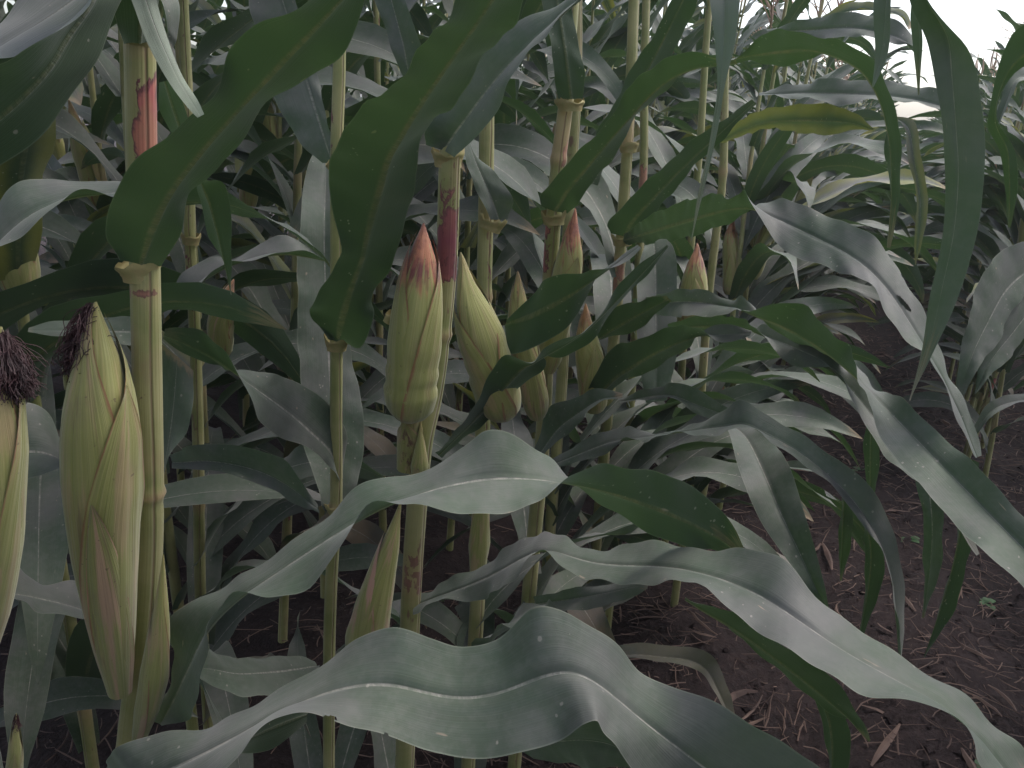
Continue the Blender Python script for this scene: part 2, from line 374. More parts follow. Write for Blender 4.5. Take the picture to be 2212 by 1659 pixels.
def collar(parent, x, y, d, wpx, lean=0.0, h=26):
    "tan flared ring where a blade leaves its sheath"
    c, u = P(x, y, d), P(x+lean, y-h, d)
    ax = np.array(u-c); r = wpx/2/F_*d
    path = np.array([np.array(c)+ax*t for t in np.linspace(-0.5, .85, 9)])-np.array(parent.location)
    rad = r*np.array([.79, .80, .82, .85, .89, .94, .98, 1.0, .97])
    p_, uv = tube_pts(path, rad, 25)
    lob = rng.uniform(.15, .85); us = np.linspace(0, 1, 25); g = np.exp(-((us-lob)/.10)**2)
    up = ax*0.28*np.sin(us*2*math.pi*2+rng.random()*6)[:, None]+ax*0.22*rng.normal(0, .5, (25, 1))
    wgt = np.linspace(0, 1, 9)[:, None, None]
    cen = path[:, None]
    p_ = cen+(p_-cen)*(1+.16*g[None, :, None]*wgt**2+rng.normal(0, .02, (9, 25, 1)))+up[None]*wgt**2
    p_[:, -1] = p_[:, 0]
    return link('collar', grid_mesh('collar', p_, uv, M_COLLAR), parent)

def hair(n, gen, r, mat, name, parent):
    V, Fc = [], []
    for i in range(n):
        path = gen(i); T = np.gradient(path, axis=0); T /= np.linalg.norm(T, axis=1)[:, None]+1e-9
        b = len(V); k = len(path)
        for q, tt in zip(path, T):
            x = np.cross(tt, [.3, .5, .8]); x /= np.linalg.norm(x)+1e-9; y = np.cross(tt, x)
            for a in (0, 2.094, 4.189): V.append(q+(x*math.cos(a)+y*math.sin(a))*r)
        for s in range(k-1):
            for a in range(3): Fc.append((b+s*3+a, b+s*3+(a+1) % 3, b+s*3+3+(a+1) % 3, b+s*3+3+a))
    me = bpy.data.meshes.new(name); me.from_pydata([tuple(v) for v in V], [], Fc); me.materials.append(mat)
    return link(name, me, parent)

EPROF = [(0, .55), (.05, .80), (.14, .95), (.3, 1.0), (.5, .93), (.66, .74), (.8, .47), (.9, .26), (.97, .12), (1, .03)]
def build_ear(parent, path, rmax, prof=None, red=0.8, pink=0.3, brown=0.15, shells=((0.10, 0.34, 1.0), (-0.16, 0.36, .93), (0.5, 0.4, .9), (0.02, 0.2, .62)), creases=(), silk=0, silk_dir=None, silk_len=1.0, seed=0, flat=0.92, tipcurl=0.0):
    """path: base -> tip points relative to the parent; husk leaves are shells (direction of their middle as a share of a turn, half width, length)"""
    rg = np.random.default_rng(seed+100)
    e = bpy.data.objects.new('ear', None); COL.objects.link(e); e.parent = parent; e.empty_display_size = .02
    path = cr(path, 80//max(1, len(path)-1)) ; n = len(path)
    f = np.linspace(0, 1, n); pr = prof or EPROF
    rad = rmax*np.interp(f, [a for a, _ in pr], [b for _, b in pr])
    for c0, am in creases: rad *= 1-am*np.exp(-((f-c0)/0.012)**2)-am*.7*np.exp(-((f-c0-.03)/0.022)**2)
    pts, uv = tube_pts(path, rad*0.96, 25, flat)
    pts = path[:, None]+(pts-path[:, None])*(1+.02*np.sin(uv[..., :1]*2*math.pi*6+seed)+.012*np.sin(uv[..., :1]*2*math.pi*11+uv[..., 1:]*40))
    L = uv[-1, 0, 1]; uv[..., 1] /= L
    uv[..., 0] = 0.2+0.6*np.abs(uv[..., 0]*2-1)
    link('husk_core', grid_mesh('husk_core', pts, uv, M_HUSK), e, (red, pink*.5, brown*.5))
    T = np.gradient(path, axis=0); T /= np.linalg.norm(T, axis=1)[:, None]
    ref = np.array([ROT.col[2][0], ROT.col[2][1], ROT.col[2][2]])
    for si, (uc, uh, ln) in enumerate(shells):
        nn, nu = 36, 15
        fs = np.linspace(0, ln, nn); q = np.zeros((nn, nu, 3)); uvv = np.zeros((nn, nu, 2))
        ox = 1.0+0.028*(si+1); ph = rg.random()*6
        for i, ff in enumerate(fs):
            c = np.array([np.interp(ff, f, path[:, k]) for k in range(3)]); t = np.array([np.interp(ff, f, T[:, k]) for k in range(3)]); t /= np.linalg.norm(t)
            rr = np.interp(ff, f, rad)*ox + 0.0006
            g = ff/ln; ha = uh*(1-max(0, (g-.12)/.88)**1.5)+0.004
            x = ref-t*ref.dot(t); x /= np.linalg.norm(x); y = np.cross(t, x)
            for j in range(nu):
                tt = j/(nu-1)*2-1
                a = 2*math.pi*(uc+ha*tt+0.06*(g**2)*math.sin(ph))
                lift = 1+0.03*math.sin(a*5+ph*2+g*2)*math.sin(math.pi*min(1, g*1.1))+0.016*math.sin(a*13+ph)+(0.10+.10*(si > 0))*g**4+0.05*abs(tt)**3*math.sin(g*7+ph+tt) + 0.02*math.sin(tt*9+g*3+ph)*(1-g)
                q[i, j] = c+(x*math.cos(a)*flat+y*math.sin(a))*rr*lift; uvv[i, j] = ((tt+1)/2, ff)
        link('husk_leaf', grid_mesh('husk_leaf', q, uvv, M_HUSK), e, (red, pink*(1.4 if si == len(shells)-1 else .7), brown))
    if silk:
        tip = path[-1]; tk = path[int(n*.86)]; sd = np.array(silk_dir if silk_dir is not None else (0, 0, 0.0)); ax = T[-1]; rt = rmax
        def gen(i):
            k = 13; s0 = tk+(tip-tk)*rg.random()**.8*.9+rg.normal(0, rt*.08, 3)+sd*rt*.15; spread = rg.random()
            q = s0.copy(); out = [q.copy()]; dv = sd*1.0+rg.normal(0, .55, 3); hv = rg.normal(0, 1, 3)
            for c_ in range(1, k):
                hv = hv*.6+rg.normal(0, .8, 3); g = c_/(k-1)
                dv = dv*.86+hv*.32+np.array([0, 0, -.16])-(q-(tk+sd*rt*.55*silk_len+np.array([0, 0, -rt*.25*silk_len])))/rt*.5/silk_len
                q = q+dv/(np.linalg.norm(dv)+1e-6)*rt*.10*silk_len; out.append(q.copy())
            return np.array(out)
        hair(silk, gen, rmax*0.004+0.00022, M_SILK, 'silk', e)
    return e
def traced_ear(parent, axis, wpx, **kw):
    "axis: (x,y,d) base -> tip as seen, wpx: greatest width as seen"
    pts = [np.array(P(*q))-np.array(parent.location) for q in axis]
    d = axis[len(axis)//2][2]
    return build_ear(parent, pts, wpx/2/F_*d, **kw)

# ------------------------------------------------------------------ ground
def ground_h(x, y):
    return 0.018*np.sin(x*7.5+1)*np.sin(y*2.3)+0.05*np.cos((x+0.48)*2*math.pi/0.85)*0.5-0.03
gx = np.concatenate([np.linspace(-300, -12, 12), np.linspace(-11, -1.2, 40), np.linspace(-1.0, 2.0, 130), np.linspace(2.2, 14, 40), np.linspace(16, 300, 12)])
gy = np.concatenate([np.linspace(-40, -1, 10), np.linspace(-.8, 6, 240), np.linspace(6.1, 40, 90), np.linspace(45, 400, 20)])
GX, GY = np.meshgrid(gx, gy); near = np.exp(-np.maximum(0, np.hypot(GX-.3, GY-2)-4)/6)
GZ = ground_h(GX, GY)*near + rng.normal(0, .006, GX.shape)*near
gp = np.stack([GX, GY, GZ], -1)
g = link('ground', grid_mesh('ground', gp, gp[..., :2]*.5, M_SOIL)); g['kind'] = 'structure'

# ------------------------------------------------------------------ the traced front plants
PL = {}
def plant(key, label, stalk, r, nodes=(), stains=(), top=None, group='maize plants of the front row', base=None):
    last = P(*stalk[-1]); e = thing('maize_plant', label, 'maize plant', (last.x, last.y, 0.0), group)
    PL[key] = e
    traced_stalk(e, stalk, r, nodes, stains, top=top)
    return e
def lf(key, st, **kw): return traced_leaf(PL[key], st, **kw)

# A: the nearest plant
plant('A', 'nearest maize plant with thick red stained stalk and tall silky ear at left',
      [(300, -60, .62), (302, 100, .62), (307, 390, .62), (313, 580, .62), (318, 820, .62), (322, 1050, .62), (320, 1200, .625), (306, 1400, .63), (283, 1590, .635), (268, 1760, .64)],
      .0113, nodes=(1062,), stains=((140, 430, .67, .25, 1.0, 0, 0), (612, 640, .5, .30, .75, .3, .6), (960, 1010, .46, .05, .6, .2, .8), (70, 120, .5, .6, 0, .6, 0), (1080, 1200, .4, .1, .25, 0, 0)), top=2.2)
collar(PL['A'], 302, 592, .62, 84, -3, 30); collar(PL['A'], 303, 100, .62, 66, 0, 22)
lf('A', [(262, 568, 345, 574, .605), (228, 500, 388, 520, .59), (258, 415, 418, 420, .57), (362, 300, 500, 335, .55), (470, 195, 598, 230, .53), (520, 98, 700, 152, .51), (620, 30, 775, 65, .49), (735, -60, 815, -50, .47), (830, -170, 905, -140, .46), (960, -230, 980, -205, .46)], W=.075, s=-1, fold=.22)
lf('A', [(340, 1560, 350, 1568, .63), (352, 1505, 420, 1545, .61), (385, 1420, 447, 1455, .60), (378, 1325, 449, 1352, .59), (470, 1275, 520, 1292, .585), (560, 1235, 600, 1291, .58), (680, 1132, 705, 1238, .58), (788, 1048, 800, 1105, .59), (880, 1040, 882, 1085, .60), (1000, 965, 1000, 1112, .61), (1060, 929, 1080, 1114, .62), (1150, 975, 1150, 1088, .64), (1222, 1020, 1222, 1040, .66), (1292, 1092, 1310, 1014, .68), (1400, 1153, 1420, 1018, .70), (1515, 1186, 1525, 1076, .72), (1582, 1205, 1588, 1140, .735), (1612, 1209, 1613, 1204, .74)], W=.105, fold=.10)
lf('A', [(292, -60, 345, -40, .57), (330, -10, 385, 15, .55), (350, 60, 383, 80, .55), (362, 98, 374, 104, .56)], W=.05, s=-1)
lf('A', [(262, -60, 335, -50, .44), (287, 20, 342, 10, .45), (318, 95, 365, 85, .46), (366, 180, 398, 165, .47), (405, 230, 424, 212, .475), (428, 254, 440, 247, .48)], W=.05, k=.35, s=-1, color=(0, 0, .95), fold=.03)
lf('A', [(345, 740, 420, 800, .70), (343, 860, 412, 900, .70), (343, 960, 386, 970, .69), (340, 1045, 350, 1052, .66)][::-1], W=.08, k=.5)
lf('A', [(340, 180, 372, 170, .72), (352, 250, 398, 250, .74), (385, 330, 425, 325, .76), (415, 390, 440, 385, .78), (432, 430, 486, 400, .80), (452, 510, 492, 500, .81), (480, 575, 498, 570, .82), (498, 638, 500, 634, .82)], W=.06, k=.6)
# its ears
traced_ear(PL['A'], [(258, 1492, .60), (240, 1350, .585), (222, 1150, .575), (216, 950, .575), (214, 800, .585), (207, 652, .60)], 154, red=.12, pink=.5, brown=.4, seed=3,
           prof=[(0, .34), (.06, .42), (.2, .64), (.35, .86), (.5, 1.0), (.62, .96), (.74, .78), (.84, .56), (.92, .30), (1, .03)],
           shells=((-.10, .40, 1.0), (.30, .34, .97), (.14, .26, .76), (.10, .17, .50)), silk=1300, silk_dir=(-.6, -.45, -.3), silk_len=1.05)
traced_ear(PL['A'], [(300, 1600, .61), (330, 1480, .59), (348, 1350, .585), (353, 1197, .59)], 62, red=.15, pink=.45, seed=5, prof=[(0, .5), (.2, .9), (.4, 1), (.6, .8), (.8, .42), (1, .04)], shells=((.0, .34, 1.0), (-.2, .3, .8)))

# Z: plant cut by the left edge
plant('Z', 'maize plant cut off by the left edge, dark clump of silk on its ear', [(-90, -200, .56), (-85, 300, .56), (-80, 900, .56), (-75, 1500, .57)], .011, top=2.2)
traced_ear(PL['Z'], [(-40, 1420, .46), (-22, 1250, .45), (-12, 1050, .445), (-4, 850, .45), (2, 705, .46)], 118, red=.1, pink=.45, seed=8, prof=[(0, .45), (.15, .8), (.35, 1), (.6, .95), (.8, .62), (.92, .3), (1, .04)], shells=((.06, .40, 1.0), (.36, .3, .95), (-.2, .3, .9)), silk=2600, silk_dir=(.45, -.1, -.7), silk_len=1.5)
traced_ear(PL['Z'], [(25, 1720, .52), (32, 1640, .515), (35, 1540, .515)], 34, red=.2, seed=9, silk=200, silk_dir=(.1, 0, -.3))
lf('Z', [(60, -190, 120, -200, .50), (205, -60, 275, -40, .46), (135, 62, 246, 100, .45), (52, 130, 172, 212, .44), (-30, 180, 62, 310, .43), (-130, 250, -60, 400, .42), (-240, 360, -200, 440, .42)], W=.075, s=-1, fold=.2, face='B')
lf('Z', [(300, -130, 330, -100, .55), (215, -62, 262, -25, .53), (110, -25, 190, 32, .52), (18, 45, 82, 98, .50), (-60, 100, -10, 138, .49), (-150, 170, -120, 190, .48)], W=.08)
lf('Z', [(-80, 1040, -70, 1100, .56), (-20, 900, 0, 1020, .57), (42, 872, 50, 1032, .58), (105, 895, 120, 1018, .59), (150, 985, 158, 1018, .59), (200, 1015, 188, 1030, .58), (226, 1050, 212, 1072, .57), (222, 1095, 216, 1095, .56)], W=.085)
lf('Z', [(330, 375, 335, 445, .74), (280, 392, 272, 442, .73), (180, 398, 180, 424, .72), (110, 404, 120, 442, .71), (40, 395, 60, 500, .70), (-10, 450, 0, 545, .69), (-70, 560, -60, 620, .68)], W=.075)
lf('A', [(268, 1775, 300, 1800, .60), (234, 1690, 330, 1790, .52), (236, 1632, 350, 1770, .47), (335, 1590, 395, 1738, .46), (430, 1570, 490, 1678, .455), (520, 1545, 560, 1600, .455), (605, 1508, 632, 1532, .455), (700, 1430, 722, 1557, .455), (775, 1375, 790, 1582, .455), (850, 1354, 855, 1600, .455), (930, 1386, 930, 1624, .455), (1000, 1400, 1005, 1636, .455), (1070, 1383, 1095, 1632, .455), (1150, 1314, 1205, 1600, .455), (1215, 1321, 1262, 1565, .455), (1290, 1372, 1300, 1570, .455), (1400, 1460, 1350, 1635, .455), (1600, 1543, 1450, 1790, .455), (1765, 1655, 1580, 1880, .45), (1860, 1800, 1760, 1930, .45), (1930, 1960, 1920, 1970, .45)], W=.13, fold=.07, k=.66, holes=((832, 1589, 7, 5), (705, 1552, 22, 6)))

# B: the slender stalk
plant('B', 'slender green maize stalk under a huge dark arching leaf, left of centre',
      [(733, 130, 1.0), (727, 350, 1.0), (727, 730, 1.0), (726, 900, 1.0), (726, 1090, 1.01), (716, 1250, 1.02), (711, 1430, 1.03)], .0078, nodes=(1095,), stains=((150, 360, .35, .15, .45, 0, .6),), top=2.1)
collar(PL['B'], 727, 745, 1.0, 52, 0, 22); collar(PL['B'], 722, 1102, 1.01, 36, -6, 18); collar(PL['B'], 722, 362, 1.0, 30, -5, 16)
lf('B', [(716, 738, 742, 738, .99), (676, 700, 778, 752, .97), (668, 672, 806, 690, .955), (690, 635, 806, 648, .94), (738, 560, 850, 565, .92), (716, 440, 893, 440, .88), (720, 330, 910, 318, .83), (800, 232, 985, 225, .76), (898, 140, 1072, 110, .68), (965, 40, 1140, 5, .61), (1030, -80, 1195, -95, .56), (1120, -220, 1230, -200, .53), (1260, -300, 1290, -270, .52)], W=.095, s=-1, fold=.2)
lf('B', [(702, 1104, 722, 1108, 1.02), (686, 1055, 762, 1060, 1.04), (655, 960, 786, 970, 1.08), (648, 850, 776, 850, 1.11), (643, 720, 752, 730, 1.14), (640, 600, 745, 600, 1.17), (648, 480, 742, 470, 1.2), (660, 380, 735, 370, 1.3), (690, 300, 720, 300, 1.36)], W=.11, k=.6, s=-1, fold=.12, mid=.55, face='T')
lf('B', [(702, 352, 722, 352, 1.02), (650, 310, 718, 298, 1.04), (600, 222, 702, 222, 1.08), (572, 120, 672, 118, 1.12), (545, 20, 640, 5, 1.16), (530, -80, 600, -90, 1.2), (540, -160, 560, -165, 1.22)], W=.085, k=.5, mid=.75)
lf('B', [(876, 168, 892, 168, 1.25), (846, 105, 912, 112, 1.25), (822, 30, 892, 40, 1.27), (800, -40, 862, -40, 1.3), (800, -120, 820, -120, 1.32)], W=.075, k=.5)
lf('B', [(355, 716, 352, 730, .80), (402, 711, 402, 772, .81), (448, 722, 462, 794, .83), (490, 775, 492, 796, .86), (545, 887, 560, 806, .90), (600, 942, 620, 818, .94), (662, 968, 680, 850, .98), (715, 1010, 745, 935, 1.0), (730, 1040, 740, 1035, 1.0)][::-1], W=.085, s=-1)

# C: the middle plant with the plump ear
plant('C', 'maize plant in the centre with purple streaked stalk and plump yellow green ear',
      [(1000, 60, .95), (985, 230, .95), (972, 345, .95), (965, 560, .96), (951, 720, .965), (934, 850, .97), (912, 960, .97), (900, 1100, .98), (888, 1290, 1.0)], .0128, nodes=(720,), stains=((385, 600, .52, .27, .9, 0, .75), (640, 700, .4, .1, .5, 0, .4), (1180, 1290, .6, .4, .5, .3, .9)), top=2.2)
collar(PL['C'], 968, 348, .955, 66, 0, 26); collar(PL['C'], 840, 690, 1.0, 24, 8, 14)
lf('C', [(925, 312, 992, 338, .94), (928, 282, 1010, 318, .93), (975, 225, 1065, 262, .91), (1015, 150, 1110, 190, .89), (1070, 98, 1150, 128, .87), (1160, 45, 1192, 70, .85), (1245, -10, 1262, 5, .83), (1340, -80, 1350, -65, .82)], W=.08, fold=.45)
traced_ear(PL['C'], [(884, 902, .92), (888, 830, .905), (900, 690, .90), (910, 570, .91), (915, 482, .925)], 108, red=1.0, pink=.15, brown=.12, seed=11, prof=[(0, .30), (.035, .66), (.1, .88), (.22, 1.0), (.38, .97), (.52, .88), (.66, .74), (.78, .53), (.88, .32), (.95, .15), (1, .03)],
           shells=((.02, .37, 1.0), (-.25, .30, .95), (.27, .30, .9)), creases=((.25, .10), (.33, .08)))
traced_ear(PL['C'], [(782, 1430, .93), (808, 1310, .92), (842, 1180, .92), (867, 1080, .925)], 96, red=.15, pink=.95, seed=12, prof=[(0, .8), (.15, 1), (.4, .78), (.65, .46), (.85, .2), (1, .03)], shells=((.04, .36, 1.0), (-.2, .3, .8)))
traced_ear(PL['C'], [(905, 1030, .94), (908, 980, .93), (908, 900, .93)], 36, red=.3, pink=.2, seed=13, prof=[(0, .9), (.3, 1), (.6, .6), (1, .03)], shells=((.0, .4, 1.0),))
traced_ear(PL['C'], [(880, 1010, .955), (885, 950, .945), (888, 896, .93)], 52, red=.2, brown=.9, seed=14, prof=[(0, .9), (.5, 1), (1, .8)], shells=((.0, .4, 1.0),))

# D
plant('D', 'pale maize stalk right of the plump central ear, a leaning ear against it', [(1052, 120, 1.25), (1051, 300, 1.25), (1049, 480, 1.25), (1046, 620, 1.25), (1044, 800, 1.25), (1040, 1100, 1.26), (1035, 1230, 1.27)], .0118, nodes=(640,), stains=((490, 620, .62, .1, .45, 0, 0),), top=2.2)
collar(PL['D'], 1060, 486, 1.245, 58, 8, 20)
lf('D', [(1058, 474, 1098, 474, 1.23), (1040, 432, 1106, 432, 1.21), (1014, 378, 1068, 378, 1.2), (996, 335, 1030, 335, 1.19), (985, 270, 1000, 270, 1.18), (990, 200, 995, 200, 1.18)], W=.08, s=-1, k=.6)
traced_ear(PL['D'], [(1088, 895, 1.12), (1070, 830, 1.1), (1040, 730, 1.09), (1012, 640, 1.10), (995, 545, 1.12)], 98, red=.25, pink=.25, brown=.1, seed=21, shells=((.08, .36, 1.0), (.3, .3, .9), (-.2, .3, .8)), creases=((.32, .10), (.4, .06)))
traced_ear(PL['D'], [(1030, 1240, 1.2), (1036, 1160, 1.2), (1042, 1040, 1.2)], 46, red=.1, pink=.3, seed=22, prof=[(0, .7), (.4, 1), (.8, .9), (1, .6)], shells=((.05, .34, 1.0),))
lf('D', [(1096, 690, 1090, 708, 1.12), (1145, 640, 1100, 765, 1.10), (1180, 604, 1190, 732, 1.09), (1240, 590, 1252, 680, 1.08), (1288, 588, 1292, 602, 1.07), (1345, 575, 1330, 560, 1.06), (1385, 535, 1378, 530, 1.06)], W=.09, s=-1, k=.6)
lf('D', [(940, 978, 955, 990, 1.15), (985, 938, 1035, 925, 1.1), (1040, 850, 1112, 852, 1.07), (1092, 772, 1178, 790, 1.05), (1150, 782, 1165, 772, 1.03), (1180, 752, 1180, 776, 1.02), (1238, 735, 1228, 766, 1.0), (1280, 700, 1290, 726, .99), (1330, 630, 1345, 652, .99), (1382, 575, 1400, 590, .98), (1440, 528, 1445, 534, .98)], W=.08, s=-1, k=.6)
lf('D', [(900, 1290, 890, 1325, 1.0), (952, 1262, 958, 1300, .97), (1030, 1228, 1048, 1294, .93), (1110, 1180, 1095, 1262, .88), (1168, 1150, 1160, 1200, .84), (1215, 1166, 1205, 1215, .81), (1260, 1183, 1258, 1248, .78), (1335, 1186, 1340, 1268, .74), (1440, 1172, 1440, 1256, .69), (1555, 1196, 1540, 1288, .64), (1685, 1203, 1640, 1366, .59), (1800, 1328, 1755, 1445, .55), (1930, 1418, 1880, 1498, .52), (2072, 1487, 2010, 1532, .50), (2150, 1578, 2095, 1608, .48), (2225, 1660, 2140, 1685, .47), (2320, 1830, 2290, 1850, .46)], W=.115, fold=.08, k=.85, holes=((1462, 1262, 18, 4),))

# E
plant('E', 'maize plant behind central ears, tan stalk with a broad upright dark leaf at top', [(1228, 100, 1.38), (1222, 225, 1.38), (1206, 350, 1.38), (1196, 470, 1.38), (1188, 600, 1.39), (1180, 780, 1.4), (1170, 980, 1.42), (1150, 1200, 1.45)], .0128, nodes=(345,), stains=((480, 590, .3, .2, .8, 0, .3), (230, 350, .5, .6, 0, .9, 0), (300, 360, .7, .2, .6, .4, .2)), top=2.25)
collar(PL['E'], 1232, 232, 1.37, 56, 0, 18); collar(PL['E'], 1196, 475, 1.37, 52, 0, 20)
lf('E', [(1207, 214, 1260, 214, 1.36), (1195, 130, 1262, 150, 1.34), (1180, 40, 1245, 50, 1.32), (1168, -60, 1215, -60, 1.3), (1170, -150, 1185, -150, 1.3)], W=.075, s=-1, k=.6)
lf('E', [(1170, 450, 1226, 462, 1.36), (1172, 415, 1260, 425, 1.34), (1255, 330, 1322, 345, 1.3), (1338, 228, 1388, 245, 1.24), (1400, 150, 1468, 170, 1.18), (1480, 120, 1530, 145, 1.13), (1590, 130, 1592, 140, 1.1)], W=.085, s=-1, k=.7)
traced_ear(PL['E'], [(1180, 800, 1.37), (1205, 680, 1.35), (1228, 580, 1.35), (1236, 520, 1.35), (1243, 450, 1.36)], 58, red=1.0, pink=.3, seed=31)
traced_ear(PL['E'], [(1160, 900, 1.32), (1150, 830, 1.3), (1128, 720, 1.29), (1120, 650, 1.29), (1118, 585, 1.3)], 56, red=.5, pink=.4, brown=.5, seed=32)
lf('E', [(1150, 988, 1165, 990, 1.38), (1185, 888, 1215, 948, 1.34), (1240, 860, 1262, 905, 1.3), (1290, 842, 1300, 868, 1.27), (1345, 850, 1345, 858, 1.25)], W=.08)
lf('E', [(1178, 1002, 1190, 1012, 1.3), (1270, 948, 1290, 988, 1.22), (1340, 924, 1352, 952, 1.16), (1400, 935, 1400, 952, 1.1), (1482, 930, 1488, 938, 1.02), (1545, 895, 1555, 942, .98), (1600, 870, 1620, 926, .95), (1660, 903, 1672, 956, .92), (1725, 932, 1742, 1012, .89), (1790, 985, 1808, 1062, .86), (1862, 1032, 1862, 1132, .83), (1912, 1102, 1898, 1184, .81), (1935, 1190, 1925, 1260, .79), (1956, 1310, 1940, 1345, .78), (1946, 1425, 1940, 1430, .77)], W=.08, fold=.12)

# F G H and on along the row
plant('F', 'thin maize stalk at top, close behind the tan stalk with the broad dark leaf', [(1248, -60, 1.7), (1246, 100, 1.7), (1243, 230, 1.7), (1228, 470, 1.7), (1215, 800, 1.72)], .0115, stains=((0, 200, .5, .6, 0, .5, 0),), top=2.3)
plant('G', 'maize stalk with tan leaf collar and greenish ear low behind two dark leaves', [(1372, -40, 1.72), (1364, 150, 1.72), (1355, 320, 1.72), (1345, 470, 1.73), (1334, 640, 1.74), (1322, 780, 1.75), (1290, 1150, 1.8)], .0118, nodes=(560,), stains=((560, 640, .4, .3, .6, .4, .3), (200, 320, .5, .5, 0, .6, 0)), top=2.25)
collar(PL['G'], 1357, 322, 1.71, 40, 0, 14); collar(PL['G'], 1345, 522, 1.71, 46, 0, 16)
traced_ear(PL['G'], [(1285, 885, 1.42), (1278, 800, 1.4), (1268, 730, 1.4), (1265, 655, 1.41)], 60, red=.7, pink=.2, brown=.2, seed=41)
lf('G', [(1320, 508, 1375, 512, 1.7), (1315, 478, 1392, 500, 1.68), (1382, 412, 1440, 432, 1.65), (1450, 345, 1495, 370, 1.62), (1540, 275, 1568, 295, 1.6), (1625, 215, 1635, 225, 1.6)], W=.085, s=-1, k=.6)
lf('G', [(1265, 395, 1290, 400, 1.6), (1288, 300, 1330, 315, 1.58), (1340, 200, 1385, 215, 1.56), (1400, 95, 1455, 115, 1.54), (1450, 10, 1500, 25, 1.5), (1500, -80, 1520, -75, 1.48)], W=.085, s=-1, k=.6)
lf('G', [(1345, 510, 1348, 528, 1.68), (1402, 468, 1430, 526, 1.45), (1500, 430, 1518, 505, 1.25), (1580, 427, 1610, 466, 1.12), (1615, 432, 1640, 440, 1.07), (1700, 548, 1720, 442, 1.0), (1800, 582, 1820, 480, .93), (1868, 612, 1902, 532, .88), (1916, 684, 1956, 605, .84), (1972, 745, 1994, 695, .81), (2012, 800, 2042, 788, .79), (2070, 905, 2082, 868, .77), (2105, 990, 2116, 985, .76)], W=.105, s=-1, fold=.12, holes=((1952, 655, 24, 5, 50), (1936, 556, 10, 13), (1432, 524, 16, 8), (1952, 588, 6, 12)))
lf('G', [(1262, 860, 1285, 882, 1.4), (1310, 768, 1350, 826, 1.35), (1370, 736, 1420, 796, 1.3), (1450, 712, 1482, 756, 1.25), (1500, 705, 1510, 725, 1.2), (1560, 742, 1565, 700, 1.16), (1620, 725, 1625, 715, 1.12)], W=.08, s=-1, k=.6)
lf('G', [(1284, 728, 1300, 736, 1.45), (1330, 668, 1370, 716, 1.42), (1382, 650, 1420, 680, 1.38), (1440, 640, 1450, 650, 1.35)], W=.07, s=-1, k=.6)
lf('G', [(1395, 870, 1440, 865, 1.56), (1380, 780, 1460, 770, 1.58), (1375, 680, 1460, 660, 1.62), (1378, 590, 1458, 545, 1.68), (1395, 520, 1430, 510, 1.74)][::-1], W=.1, k=.5, s=-1, face='T')
lf('G', [(1335, 862, 1340, 872, 1.4), (1430, 834, 1450, 862, 1.25), (1490, 834, 1500, 892, 1.18), (1550, 868, 1560, 912, 1.12), (1610, 905, 1605, 920, 1.06)], W=.08)
plant('H', 'maize stalk with red marked top joint and leaves reaching right over the path', [(1398, -40, 2.05), (1392, 200, 2.05), (1390, 360, 2.05), (1378, 600, 2.06), (1360, 900, 2.1)], .0105, stains=((355, 420, .5, .4, .8, .4, .2),), top=2.25)
lf('H', [(1366, 645, 1380, 668, 1.9), (1410, 640, 1425, 680, 1.55), (1492, 625, 1480, 686, 1.3), (1575, 648, 1585, 680, 1.18), (1612, 655, 1610, 672, 1.13), (1700, 738, 1725, 662, 1.05), (1790, 775, 1800, 728, .98), (1835, 792, 1842, 785, .93), (1892, 840, 1868, 862, .86), (1955, 875, 1905, 950, .79), (2060, 965, 1995, 1062, .71), (2150, 1055, 2082, 1152, .65), (2255, 1160, 2175, 1245, .60), (2400, 1330, 2340, 1400, .56), (2520, 1500, 2500, 1510, .54)], W=.11, fold=.2, mid=.4, k=.6)
lf('H', [(1440, 702, 1448, 718, 1.6), (1530, 678, 1530, 730, 1.35), (1600, 694, 1600, 722, 1.22), (1640, 715, 1642, 708, 1.16), (1700, 782, 1720, 705, 1.08), (1775, 798, 1795, 748, 1.0), (1818, 812, 1828, 800, .95), (1850, 890, 1880, 840, .9), (1902, 972, 1945, 935, .84), (1960, 1028, 2000, 1015, .79), (2040, 1100, 2060, 1085, .75), (2110, 1200, 2112, 1198, .73)], W=.08, s=-1, fold=.15, k=.6)
lf('H', [(1555, 905, 1560, 915, 1.4), (1575, 935, 1640, 925, 1.2), (1598, 1020, 1702, 1005, 1.05), (1640, 1120, 1735, 1100, .98), (1690, 1195, 1762, 1190, .94), (1740, 1262, 1782, 1270, .91), (1790, 1330, 1795, 1330, .9)], W=.08, k=.4, fold=.15)
lf('H', [(1480, 132, 1482, 142, 1.35), (1540, 122, 1545, 136, 1.25), (1585, 128, 1592, 138, 1.18), (1640, 84, 1660, 142, 1.12), (1700, 62, 1730, 138, 1.06), (1765, 86, 1785, 122, 1.02), (1812, 98, 1840, 128, 1.0), (1880, 122, 1875, 162, .98), (1915, 180, 1905, 215, .97), (1930, 250, 1915, 262, .96), (1944, 320, 1912, 330, .95), (1944, 420, 1922, 430, .94), (1920, 535, 1916, 535, .93)], W=.075, s=-1, k=.6)
plant('J', 'maize plant beside the path with a reddish pointed ear on its yellow stalk', [(1568, 120, 2.25), (1562, 370, 2.25), (1545, 520, 2.26), (1530, 650, 2.28), (1510, 900, 2.32)], .0112, nodes=(372,), top=2.25)
traced_ear(PL['J'], [(1490, 720, 2.12), (1496, 650, 2.1), (1502, 590, 2.1), (1506, 525, 2.12)], 56, red=.9, pink=.2, seed=51)
